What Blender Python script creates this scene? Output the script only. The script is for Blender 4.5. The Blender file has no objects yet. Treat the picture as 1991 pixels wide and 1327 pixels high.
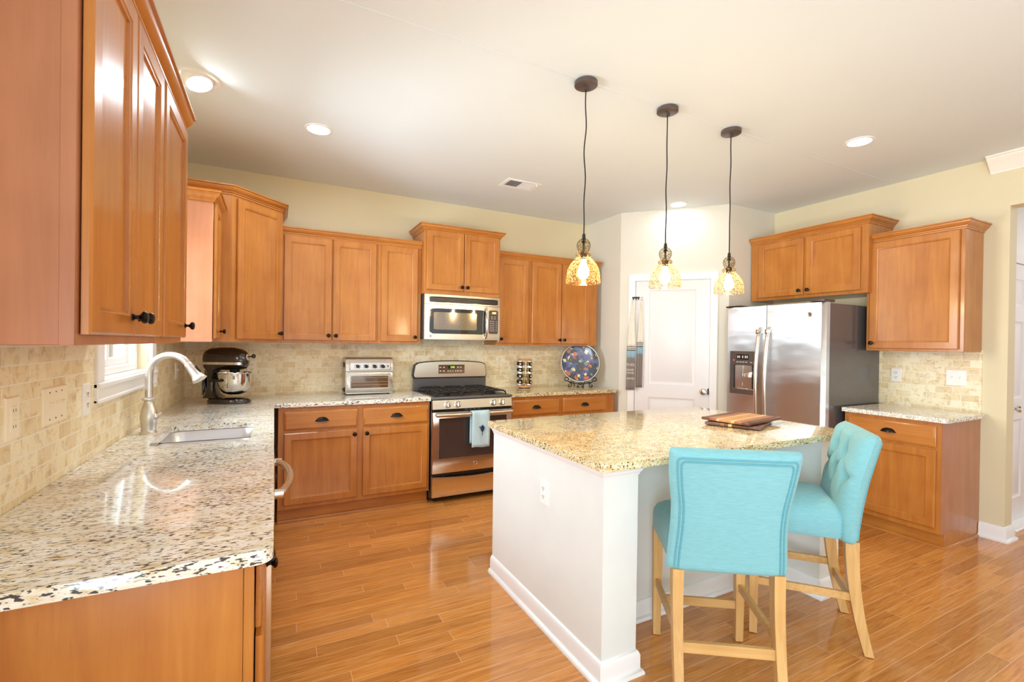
import bpy, bmesh, math, random
from mathutils import Vector, Matrix
random.seed(7)
PI = math.pi
S = bpy.context.scene
COL = S.collection

# ------------------------------------------------------------------ camera
CAM_H, YAW, PITCH, ROLL, FPX, CY = 1.3851, 0.4743, -0.0049, 0.0138, 899.72, 673.17
def camera():
    cam = bpy.data.cameras.new('camera'); o = bpy.data.objects.new('camera', cam); COL.objects.link(o)
    cam.sensor_fit = 'HORIZONTAL'; cam.sensor_width = 36.0
    cam.lens = FPX / 1991 * 36.0
    cam.shift_y = (CY - 663.5) / 1991
    cam.clip_start = 0.02
    c, s = math.cos(YAW), math.sin(YAW)
    r = Vector((c, -s, 0)); f = Vector((s, c, 0)); u = Vector((0, 0, 1))
    cp, sp = math.cos(PITCH), math.sin(PITCH)
    f, u = cp * f + sp * u, -sp * f + cp * u
    cr, sr = math.cos(ROLL), math.sin(ROLL)
    r, u = cr * r + sr * u, -sr * r + cr * u
    m = Matrix((r, u, -f)).transposed().to_4x4()
    m.translation = (0, 0, CAM_H)
    o.matrix_world = m
    S.camera = o
camera()

# ------------------------------------------------------------------ world, daylight, exposure
S.view_settings.view_transform = 'Standard'
S.view_settings.look = 'None'
S.view_settings.exposure = 0.06
S.view_settings.gamma = 1.0
S.view_settings.use_curve_mapping = False
W = bpy.data.worlds.new('sky'); S.world = W; W.use_nodes = True
bg = W.node_tree.nodes['Background']
bg.inputs[0].default_value = (0.88, 0.95, 1.0, 1); bg.inputs[1].default_value = 1.0
try:
    S.cycles.use_denoising = True
    S.cycles.max_bounces = 10; S.cycles.diffuse_bounces = 6; S.cycles.glossy_bounces = 4
    S.cycles.transparent_max_bounces = 16
    S.cycles.sample_clamp_indirect = 6.0
except Exception:
    pass

def area_light(name, loc, rot, sx, sy, power, color=(1, 1, 1), spread=PI):
    l = bpy.data.lights.new(name, 'AREA'); l.shape = 'RECTANGLE'; l.size = sx; l.size_y = sy
    l.energy = power; l.color = color; l.spread = spread
    o = bpy.data.objects.new(name, l); COL.objects.link(o); o.location = loc; o.rotation_euler = rot
    return o
# daylight through the sink window and unseen rear glazing, plus added fill lights
area_light('daylight_rear_glazing', (1.2, -3.45, 1.35), (PI / 2, 0, 0), 3.2, 2.3, 4, (0.80, 0.91, 1.0))
area_light('ceiling_fill_light', (1.0, -3.40, 0.75), (math.radians(152), 0, 0), 3.2, 1.3, 32, (0.80, 0.91, 1.0))  # unseen upward light, added to brighten the ceiling
area_light('left_fill_light', (-0.95, -1.5, 1.20), (0, -math.radians(112), 0), 2.2, 2.4, 190, (0.72, 0.88, 1.0))  # unseen cool light added on the left to even out the room
area_light('daylight_sink_window', (-0.95, 2.90, 1.65), (0, -PI / 2, 0), 0.9, 0.90, 95, (0.78, 0.91, 1.0))
area_light('hall_fill_light', (6.3, 0.3, 2.78), (0, 0, 0), 0.45, 0.45, 22, (0.95, 0.98, 1.0))  # bare light added to brighten the hall, no fixture there

# ------------------------------------------------------------------ materials
def lin(r, g, b):
    def f(c):
        c /= 255.0
        return c / 12.92 if c <= 0.04045 else ((c + 0.055) / 1.055) ** 2.4
    return (f(r), f(g), f(b), 1.0)
class NT:
    def __init__(s, name):
        s.m = bpy.data.materials.new(name); s.m.use_nodes = True
        s.t = s.m.node_tree; s.p = s.t.nodes['Principled BSDF']; s.out = s.t.nodes['Material Output']
    def n(s, typ, **kw):
        nd = s.t.nodes.new(typ)
        for k, v in kw.items(): setattr(nd, k, v)
        return nd
    def put(s, sock, v):
        if isinstance(v, bpy.types.NodeSocket): s.t.links.new(v, sock)
        else: sock.default_value = v
    def math(s, op, a, b=0.0, c=None):
        nd = s.n('ShaderNodeMath', operation=op)
        s.put(nd.inputs[0], a); s.put(nd.inputs[1], b)
        if c is not None: s.put(nd.inputs[2], c)
        return nd.outputs[0]
    def mix(s, f, a, b, blend='MIX'):
        nd = s.n('ShaderNodeMix', data_type='RGBA', blend_type=blend)
        s.put(nd.inputs[0], f); s.put(nd.inputs[6], a); s.put(nd.inputs[7], b)
        return nd.outputs[2]
    def ramp(s, f, stops, interp='LINEAR'):
        nd = s.n('ShaderNodeValToRGB'); cr = nd.color_ramp; cr.interpolation = interp
        while len(cr.elements) < len(stops): cr.elements.new(0.5)
        for e, (p, c) in zip(cr.elements, stops):
            e.position = p; e.color = c if len(c) == 4 else (*c, 1)
        s.put(nd.inputs[0], f)
        return nd.outputs[0]
    def noise(s, vec, scale, detail=3.0, rough=0.5, dist=0.0):
        nd = s.n('ShaderNodeTexNoise'); nd.inputs['Scale'].default_value = scale
        nd.inputs['Detail'].default_value = detail; nd.inputs['Roughness'].default_value = rough
        nd.inputs['Distortion'].default_value = dist
        if vec is not None: s.put(nd.inputs['Vector'], vec)
        return nd.outputs[0]
    def obj(s): return s.n('ShaderNodeTexCoord').outputs['Object']
    def pos(s): return s.n('ShaderNodeNewGeometry').outputs['Position']
    def map(s, vec, scale=(1, 1, 1), loc=(0, 0, 0), rot=(0, 0, 0)):
        nd = s.n('ShaderNodeMapping'); s.put(nd.inputs[0], vec)
        nd.inputs[1].default_value = loc; nd.inputs[2].default_value = rot; nd.inputs[3].default_value = scale
        return nd.outputs[0]
    def sep(s, vec):
        nd = s.n('ShaderNodeSeparateXYZ'); s.put(nd.inputs[0], vec); return nd.outputs
    def comb(s, x, y, z):
        nd = s.n('ShaderNodeCombineXYZ'); s.put(nd.inputs[0], x); s.put(nd.inputs[1], y); s.put(nd.inputs[2], z)
        return nd.outputs[0]
    def bump(s, h, strength=0.2, dist=0.002):
        nd = s.n('ShaderNodeBump'); nd.inputs['Strength'].default_value = strength
        nd.inputs['Distance'].default_value = dist; s.put(nd.inputs['Height'], h)
        s.t.links.new(nd.outputs[0], s.p.inputs['Normal'])
    def set(s, **kw):
        names = dict(color='Base Color', rough='Roughness', metal='Metallic', coat='Coat Weight', coatr='Coat Roughness',
                     spec='Specular IOR Level', emit='Emission Color', estr='Emission Strength', alpha='Alpha', sheen='Sheen Weight',
                     trans='Transmission Weight', ior='IOR', aniso='Anisotropic')
        for k, v in kw.items(): s.put(s.p.inputs[names[k]], v)
        return s

def plain(name, c, rough=0.5, metal=0.0, mott=0.04, scale=9.0, **kw):
    n = NT(name)
    v = n.noise(n.obj(), scale, 4.0)
    dark = tuple(x * (1 - 2 * mott) for x in c[:3]) + (1,)
    lite = tuple(min(1, x * (1 + mott)) for x in c[:3]) + (1,)
    n.set(color=n.ramp(v, [(0.3, dark), (0.7, lite)]), rough=rough, metal=metal, **kw)
    return n.m

def wood(name, c0, c1, axis='z', rough=0.30, coat=0.25, fine=1.0):
    n = NT(name)
    sc = {'x': (1.1, 16, 16), 'y': (16, 1.1, 16), 'z': (16, 16, 1.1)}[axis]
    v = n.map(n.obj(), sc)
    g = n.noise(v, 1.6 * fine, 5.0, 0.6, 0.6)
    blot = n.noise(n.obj(), 5.0, 2.0)
    f = n.math('ADD', n.math('MULTIPLY', g, 0.65), n.math('MULTIPLY', blot, 0.35))
    col = n.ramp(f, [(0.32, c0), (0.68, c1)])
    streak = n.noise(n.map(n.obj(), tuple(3.5 * x for x in sc)), 2.0, 3.0, 0.6)
    col = n.mix(n.ramp(streak, [(0.62, (0, 0, 0)), (0.8, (0.28, 0.28, 0.28))]), col, tuple(x * 0.55 for x in c0[:3]) + (1,))
    n.set(color=col, rough=rough, coat=coat, coatr=0.12)
    n.bump(g, 0.05, 0.001)
    return n.m

CAB0, CAB1 = lin(171, 100, 36), lin(199, 130, 56)
M = {}
M['wood'] = wood('stained_maple_vertical', CAB0, CAB1, 'z')
M['woodh'] = wood('stained_maple_horizontal', CAB0, CAB1, 'x')
M['woodside'] = wood('stained_maple_side', lin(164, 104, 70), lin(188, 126, 92), 'z', 0.33, 0.2, 0.6)
M['oak'] = wood('blond_oak', lin(196, 146, 84), lin(224, 180, 116), 'z', 0.4, 0.1, 2.0)
M['oakx'] = wood('blond_oak_rail', lin(196, 146, 84), lin(224, 180, 116), 'x', 0.4, 0.1, 2.0)
M['beech'] = wood('beech', lin(205, 140, 80), lin(228, 170, 108), 'x', 0.4, 0.1)

def floor_mat():
    n = NT('hardwood_floor')
    x, y, z = n.sep(n.pos())
    PW = 0.0766
    yr = n.math('DIVIDE', n.math('ADD', y, 20.0 - 2.722 % PW), PW)
    row = n.math('FLOOR', yr); fy = n.math('FRACT', yr)
    wn = n.n('ShaderNodeTexWhiteNoise', noise_dimensions='1D'); n.put(wn.inputs['W'], row)
    ln = n.math('ADD', 0.55, n.math('MULTIPLY', wn.outputs[0], 0.55))
    xr = n.math('DIVIDE', n.math('ADD', n.math('ADD', x, 30.0), n.math('MULTIPLY', wn.outputs[0], 7.3)), ln)
    pid = n.math('FLOOR', xr); fx = n.math('FRACT', xr)
    w2 = n.n('ShaderNodeTexWhiteNoise', noise_dimensions='2D'); n.put(w2.inputs['Vector'], n.comb(row, pid, 0.0))
    rnd = w2.outputs[0]
    v = n.comb(n.math('ADD', n.math('MULTIPLY', x, 2.2), n.math('MULTIPLY', rnd, 37.0)), n.math('MULTIPLY', y, 42.0), n.math('MULTIPLY', rnd, 11.0))
    g = n.noise(v, 1.5, 6.0, 0.62, 1.4)
    g2 = n.noise(n.map(v, (3, 5, 1)), 3.0, 3.0, 0.6)
    f = n.math('ADD', n.math('MULTIPLY', g, 0.75), n.math('MULTIPLY', g2, 0.25))
    col = n.ramp(f, [(0.28, lin(164, 97, 44)), (0.5, lin(206, 138, 68)), (0.72, lin(228, 166, 96))])
    tint = n.ramp(rnd, [(0.0, (0.80, 0.76, 0.72)), (0.5, (1, 1, 1)), (1.0, (1.12, 1.10, 1.05))])
    col = n.mix(1.0, col, tint, 'MULTIPLY')
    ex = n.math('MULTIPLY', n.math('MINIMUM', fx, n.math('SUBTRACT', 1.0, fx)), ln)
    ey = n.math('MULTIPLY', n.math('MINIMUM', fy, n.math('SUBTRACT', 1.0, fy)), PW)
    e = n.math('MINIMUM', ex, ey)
    bevel_glint = n.math('LESS_THAN', e, 0.0012)
    col = n.mix(n.math('MULTIPLY', bevel_glint, 0.7), col, lin(238, 196, 156))  # pale plank edges: the light caught by bevels is put into the colour
    n.set(color=col, rough=n.ramp(g, [(0.2, (0.10,) * 3), (0.8, (0.20,) * 3)]), coat=0.35, coatr=0.06, spec=0.45)
    hh = n.math('MULTIPLY', n.math('MINIMUM', e, 0.003), 333.0)
    n.bump(n.math('ADD', hh, n.math('MULTIPLY', g, 0.10)), 0.25, 0.001)
    return n.m
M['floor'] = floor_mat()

def granite(name, base0, base1, gold, stretch, dens, fleck=lin(72, 69, 72)):
    n = NT(name)
    p = n.map(n.pos(), stretch)
    a = n.noise(p, 34.0, 4.0, 0.6)
    col = n.ramp(a, [(0.33, gold), (0.46, base0), (0.62, base1)])
    q = n.noise(n.map(n.pos(), stretch, (3, 7, 2)), 95.0, 3.0, 0.55)
    col = n.mix(n.ramp(q, [(0.60, (0, 0, 0)), (0.66, (0.6, 0.6, 0.6))]), col, lin(170, 150, 120))
    g = n.noise(n.map(n.pos(), stretch, (13, 4, 8)), 105.0, 2.0, 0.5)
    big = n.noise(n.map(n.pos(), stretch, (5, 5, 5)), 9.0, 2.0, 0.5)
    gm = n.math('ADD', g, n.math('MULTIPLY', n.math('SUBTRACT', big, 0.5), 0.22))
    col = n.mix(n.ramp(gm, [(dens, (0, 0, 0)), (dens + 0.04, (1, 1, 1))]), col, fleck)
    r = n.noise(n.map(n.pos(), stretch, (1, 14, 18)), 80.0, 2.0, 0.5)
    col = n.mix(n.ramp(r, [(0.70, (0, 0, 0)), (0.73, (1, 1, 1))]), col, lin(96, 58, 44))
    n.set(color=col, rough=0.08, coat=0.4, coatr=0.03, spec=0.5)
    return n.m
M['granite'] = granite('granite_cream', lin(238, 232, 216), lin(250, 248, 242), lin(224, 204, 164), (0.55, 1.5, 1.5), 0.575)
M['granite2'] = granite('granite_gold', lin(228, 206, 158), lin(242, 228, 190), lin(208, 170, 100), (1.0, 1.5, 1.5), 0.568, lin(54, 50, 48))

def tile(name, ax):
    n = NT(name)
    x, y, z = n.sep(n.pos())
    u = x if ax == 'x' else y
    v = n.comb(n.math('ADD', u, 10.02), n.math('ADD', z, 0.0525 * 30 - 1.306), 0.0)
    b = n.n('ShaderNodeTexBrick', offset=0.5); n.put(b.inputs['Vector'], v)
    b.inputs['Color1'].default_value = (0, 0, 0, 1); b.inputs['Color2'].default_value = (1, 1, 1, 1)
    b.inputs['Mortar'].default_value = (0.5, 0.5, 0.5, 1)
    b.inputs['Scale'].default_value = 1.0; b.inputs['Mortar Size'].default_value = 0.0019
    b.inputs['Mortar Smooth'].default_value = 0.15; b.inputs['Bias'].default_value = 0.0
    b.inputs['Brick Width'].default_value = 0.105; b.inputs['Row Height'].default_value = 0.0525
    col = n.ramp(b.outputs['Color'], [(0.0, lin(230, 209, 164)), (0.5, lin(242, 226, 187)), (1.0, lin(249, 238, 206))])
    c1 = n.noise(n.pos(), 22.0, 5.0, 0.65, 0.8)
    col = n.mix(n.ramp(c1, [(0.50, (0, 0, 0)), (0.68, (0.75,) * 3)]), col, lin(206, 174, 120))
    c2 = n.noise(n.map(n.pos(), (1, 1, 1), (3, 3, 3)), 48.0, 5.0, 0.7, 1.5)
    col = n.mix(n.ramp(c2, [(0.60, (0, 0, 0)), (0.68, (0.6,) * 3)]), col, lin(172, 134, 84))
    col = n.mix(b.outputs['Fac'], col, lin(246, 240, 226))
    n.set(color=col, rough=0.42)
    n.bump(n.math('SUBTRACT', n.math('MULTIPLY', c1, 0.15), b.outputs['Fac']), 0.35, 0.002)
    return n.m
M['tilex'] = tile('travertine_tile_back', 'x')
M['tiley'] = tile('travertine_tile_side', 'y')

M['paint'] = plain('wall_paint_beige', lin(226, 213, 178), 0.6, 0, 0.01, 2.0)
M['paint_pale'] = plain('wall_paint_pale', lin(226, 220, 206), 0.6, 0, 0.01, 2.0)
M['ceiling'] = plain('ceiling_paint', lin(226, 234, 236), 0.7, 0, 0.008, 1.5)
M['trim'] = plain('trim_paint_white', lin(244, 242, 240), 0.35, 0, 0.01, 3.0)
M['doorpaint'] = plain('door_paint_white', lin(234, 230, 230), 0.35, 0, 0.01, 3.0)
M['island'] = plain('island_paint', lin(230, 231, 226), 0.5, 0, 0.015, 5.0)
M['almond'] = plain('plastic_almond', lin(252, 240, 214), 0.35, 0, 0.01)
M['whiteplastic'] = plain('plastic_white', lin(245, 241, 236), 0.3, 0, 0.01)
M['slot'] = plain('plastic_dark_slot', lin(60, 52, 46), 0.5)
M['bronze'] = plain('dark_bronze', lin(38, 32, 30), 0.25, 0.75, 0.15, 30)
M['black'] = plain('black_enamel', lin(24, 23, 24), 0.25, 0, 0.1)
M['blackmatte'] = plain('black_matte', lin(30, 29, 30), 0.6, 0, 0.1)
M['iron'] = plain('cast_iron', lin(48, 42, 40), 0.45, 0.3, 0.2, 60)
M['greyside'] = plain('fridge_grey_side', lin(98, 94, 94), 0.32, 0.25, 0.03, 3, coat=0.3)
M['darkpanel'] = plain('dark_grey_plastic', lin(92, 80, 76), 0.35, 0.2, 0.05)
M['brownpanel'] = plain('brown_control_panel', lin(120, 84, 58), 0.35, 0.2, 0.05)
M['chrome'] = plain('chrome', lin(226, 224, 220), 0.06, 1.0, 0.01)
M['mixer'] = plain('mixer_dark_enamel', lin(52, 40, 32), 0.12, 0.3, 0.05, 4, coat=0.8, coatr=0.04)
M['rubber'] = plain('black_rubber', lin(20, 20, 20), 0.7)
M['cork'] = plain('spice', lin(176, 142, 70), 0.8, 0, 0.3, 70)
M['paper'] = plain('label_white', lin(230, 226, 214), 0.6)
M['darkgap'] = plain('shadow_gap_board', lin(40, 30, 24), 0.8)
M['crownwhite'] = plain('ceiling_crown_white', lin(248, 242, 230), 0.4, 0, 0.01)

def steel(name, c, rough=0.24, ax='x', amp=0.05, an=0.5):
    n = NT(name)
    sc = {'x': (1.0, 60, 160), 'z': (160, 60, 1.0), 'y': (60, 1.0, 160)}[ax]
    g = n.noise(n.map(n.obj(), sc), 3.0, 3.0, 0.6)
    n.set(color=n.ramp(g, [(0.3, tuple(x * 0.93 for x in c[:3]) + (1,)), (0.7, c)]), metal=1.0,
          rough=n.ramp(g, [(0.2, (rough - amp,) * 3), (0.8, (rough + amp,) * 3)]), aniso=an)
    n.bump(g, 0.03, 0.0005)
    return n.m
M['steel'] = steel('stainless_steel', lin(230, 219, 205))
def wavy(m):
    nt = m.node_tree; p = nt.nodes['Principled BSDF']; old = p.inputs['Normal'].links[0].from_socket
    tc = nt.nodes.new('ShaderNodeTexCoord'); mp = nt.nodes.new('ShaderNodeMapping'); mp.inputs[3].default_value = (2.0, 1.0, 5.0)
    nz = nt.nodes.new('ShaderNodeTexNoise'); nz.inputs['Scale'].default_value = 1.6; nz.inputs['Detail'].default_value = 1.0
    b = nt.nodes.new('ShaderNodeBump'); b.inputs['Strength'].default_value = 0.5; b.inputs['Distance'].default_value = 0.010
    nt.links.new(tc.outputs['Object'], mp.inputs[0]); nt.links.new(mp.outputs[0], nz.inputs['Vector']); nt.links.new(nz.outputs[0], b.inputs['Height'])
    nt.links.new(old, b.inputs['Normal']); nt.links.new(b.outputs[0], p.inputs['Normal'])
    return m
M['fridgesteel'] = wavy(steel('stainless_fridge', lin(224, 226, 230), 0.33, 'x', 0.03, 0.95))
M['nickel'] = steel('brushed_nickel', lin(222, 216, 208), 0.34, 'z')
M['sinksteel'] = steel('sink_steel', lin(216, 216, 220), 0.36)
M['ovensteel'] = steel('toaster_steel', lin(206, 196, 186), 0.28)

def fabric(name, c, sc=420.0):
    n = NT(name)
    o = n.obj(); x, y, z = n.sep(o)
    w1 = n.math('SINE', n.math('MULTIPLY', n.math('ADD', x, n.math('MULTIPLY', y, 0.7)), sc * 2))
    w2 = n.math('SINE', n.math('MULTIPLY', z, sc * 2))
    h = n.math('MULTIPLY', w1, w2)
    slub = n.noise(n.map(o, (30, 30, 320)), 1.0, 3.0)
    col = n.ramp(slub, [(0.3, tuple(x * 0.90 for x in c[:3]) + (1,)), (0.7, tuple(min(1, x * 1.05) for x in c[:3]) + (1,))])
    n.set(color=col, rough=0.85, sheen=0.25, spec=0.2)
    n.bump(n.math('ADD', n.math('MULTIPLY', h, 0.4), slub), 0.18, 0.0012)
    return n.m
M['aqua'] = fabric('aqua_linen', lin(130, 186, 192))
M['aquadark'] = fabric('aqua_linen_piping', lin(100, 164, 174))
M['towelblue'] = fabric('pale_blue_terry', lin(186, 212, 218), 260)
M['navy'] = plain('navy_thread', lin(40, 44, 84), 0.8)

def pendant_glass():
    n = NT('seeded_glass')
    t = n.n('ShaderNodeBsdfTransparent'); t.inputs[0].default_value = (1.0, 0.965, 0.88, 1)
    v = n.n('ShaderNodeTexVoronoi', feature='F1'); n.put(v.inputs['Vector'], n.obj()); v.inputs['Scale'].default_value = 150
    seed = n.ramp(v.outputs[0], [(0.34, (1, 1, 1)), (0.44, (0, 0, 0))])
    lw = n.n('ShaderNodeLayerWeight'); lw.inputs[0].default_value = 0.5
    edge = n.math('POWER', lw.outputs['Facing'], 2.5)
    rc = n.sep(v.outputs['Color'])[0]
    fc = n.ramp(rc, [(0.25, (0.006, 0.004, 0.002)), (0.45, (0.10, 0.064, 0.028))])
    d = n.n('ShaderNodeBsdfDiffuse'); n.put(d.inputs[0], fc)
    tr = n.n('ShaderNodeBsdfTranslucent'); n.put(tr.inputs[0], fc)
    fl = n.n('ShaderNodeAddShader'); n.t.links.new(d.outputs[0], fl.inputs[0]); n.t.links.new(tr.outputs[0], fl.inputs[1])
    g = n.n('ShaderNodeBsdfGlossy'); g.inputs['Roughness'].default_value = 0.12; g.inputs[0].default_value = (0.25, 0.22, 0.17, 1)
    m0 = n.n('ShaderNodeMixShader'); n.put(m0.inputs[0], n.math('MINIMUM', n.math('ADD', n.math('MULTIPLY', n.math('ADD', seed, 0.12), 0.68), n.math('MULTIPLY', edge, 0.55)), 0.92))
    n.t.links.new(t.outputs[0], m0.inputs[1]); n.t.links.new(fl.outputs[0], m0.inputs[2])
    m = n.n('ShaderNodeMixShader'); m.inputs[0].default_value = 0.06
    n.t.links.new(m0.outputs[0], m.inputs[1]); n.t.links.new(g.outputs[0], m.inputs[2])
    n.t.links.new(m.outputs[0], n.out.inputs[0]); n.t.nodes.remove(n.p)
    return n.m
M['seeded'] = pendant_glass()
def clear_glass(name, tint=(1, 1, 1, 1), amt=0.12):
    n = NT(name)
    t = n.n('ShaderNodeBsdfTransparent'); t.inputs[0].default_value = tint
    g = n.n('ShaderNodeBsdfGlossy'); g.inputs['Roughness'].default_value = 0.03
    lw = n.n('ShaderNodeLayerWeight'); lw.inputs[0].default_value = 0.3
    f = n.math('ADD', n.math('MULTIPLY', lw.outputs['Fresnel'], 0.8), amt)
    m = n.n('ShaderNodeMixShader'); n.put(m.inputs[0], f)
    n.t.links.new(t.outputs[0], m.inputs[1]); n.t.links.new(g.outputs[0], m.inputs[2])
    n.t.links.new(m.outputs[0], n.out.inputs[0]); n.t.nodes.remove(n.p)
    return n.m
M['glass'] = clear_glass('clear_glass')
M['pane'] = clear_glass('window_pane', (1, 1, 1, 1), 0.03)
M['ovenglass'] = plain('oven_door_glass', lin(66, 54, 50), 0.06, 0, 0.03, 3, coat=0.6, coatr=0.02)
M['mwglass'] = plain('microwave_glass', lin(38, 34, 32), 0.05, 0, 0.03, 3, coat=1.0, coatr=0.02)
M['mwmesh'] = plain('microwave_mesh_window', lin(140, 124, 104), 0.12, 0.5, 0.05, 60, coat=1.0, coatr=0.03)
M['toasterglass'] = plain('toaster_glass', lin(96, 66, 36), 0.08, 0.2, 0.2, 6, coat=0.8, coatr=0.03)
def emit(name, c, s):
    n = NT(name); n.set(color=(0, 0, 0, 1), emit=c, estr=s, rough=0.5); return n.m
M['bulb'] = emit('warm_bulb', (1.0, 0.80, 0.50, 1), 265.0)
M['led'] = emit('cool_lamp', (0.78, 0.91, 1.0, 1), 240.0)
M['led_dim'] = emit('cool_lamp_dimmed', (0.86, 0.94, 1.0, 1), 60.0)
M['digit'] = emit('green_digits', (0.35, 1.0, 0.08, 1), 2.0)
M['amber'] = emit('amber_display', (1.0, 0.62, 0.08, 1), 0.9)
M['mint'] = emit('mint_digits', (0.6, 1.0, 0.7, 1), 1.6)
M['redled'] = emit('red_led', (1.0, 0.1, 0.06, 1), 1.5)
M['whitemark'] = plain('white_marking', lin(222, 216, 208), 0.5)

def board_mat(name, seed, cols):
    n = NT(name)
    x, y, z = n.sep(n.obj())
    f = n.math('ADD', n.math('DIVIDE', y, 0.30), 0.5)
    stops = [(p, c) for p, c in cols]
    base = n.ramp(f, stops, 'CONSTANT')
    g = n.noise(n.map(n.obj(), (4, 60, 60), (seed, 0, 0)), 2.0, 4.0, 0.6)
    n.set(color=n.mix(n.ramp(g, [(0.4, (0, 0, 0)), (0.75, (0.45,) * 3)]), base, lin(84, 52, 34)), rough=0.4)
    return n.m
WAL, MAP, CHE, PUR = lin(112, 70, 50), lin(236, 200, 140), lin(176, 108, 60), lin(120, 82, 72)
M['board_a'] = board_mat('striped_board_light', 1, [(0, WAL), (0.16, CHE), (0.30, MAP), (0.36, lin(206, 150, 88)), (0.60, MAP), (0.66, CHE), (0.80, WAL)])
M['board_b'] = board_mat('striped_board_dark', 4, [(0, PUR), (0.2, WAL), (0.50, MAP), (0.56, PUR), (0.64, CHE), (0.70, PUR)])

def plate_mat():
    n = NT('painted_plate')
    o = n.obj()
    a = n.noise(o, 11.0, 2.0)
    col = n.ramp(a, [(0.40, lin(66, 72, 82)), (0.50, lin(78, 92, 150)), (0.62, lin(96, 118, 124))], 'CONSTANT')
    wob = n.n('ShaderNodeVectorMath', operation='ADD'); n.put(wob.inputs[0], o)
    nz = n.n('ShaderNodeTexNoise'); nz.inputs['Scale'].default_value = 40; n.put(nz.inputs['Vector'], o)
    sc = n.n('ShaderNodeVectorMath', operation='SCALE'); n.put(sc.inputs[0], nz.outputs[1]); sc.inputs[3].default_value = 0.05
    n.put(wob.inputs[1], sc.outputs[0])
    def spots(scale, off, lo, c, col):
        v = n.n('ShaderNodeTexVoronoi'); v.inputs['Scale'].default_value = scale; v.inputs['Randomness'].default_value = 0.85
        n.put(v.inputs['Vector'], n.map(wob.outputs[0], (1, 1, 1), off))
        return n.mix(n.ramp(v.outputs[0], [(lo, (1, 1, 1)), (lo + 0.02, (0, 0, 0))]), col, c)
    col = spots(12.0, (0.2, 0.1, 0.4), 0.29, lin(206, 110, 78), col)
    col = spots(12.5, (0.9, 0.5, 0.1), 0.30, lin(44, 44, 48), col)
    col = spots(12.5, (0.9, 0.5, 0.1), 0.25, lin(238, 222, 168), col)
    col = spots(16.0, (0.5, 0.8, 0.3), 0.24, lin(112, 138, 140), col)
    n.set(color=col, rough=0.18, coat=0.5)
    return n.m
M['plate'] = plate_mat()
M['platerim'] = plain('plate_rim_glaze', lin(222, 220, 220), 0.2)
M['platenavy'] = plain('plate_navy_band', lin(40, 44, 66), 0.2)
M['towelcream'] = fabric('cream_towel', lin(238, 230, 214), 260)
M['towelgrey'] = fabric('taupe_towel', lin(140, 126, 118), 260)
M['towelband'] = fabric('blue_band_towel', lin(150, 180, 196), 260)

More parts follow.
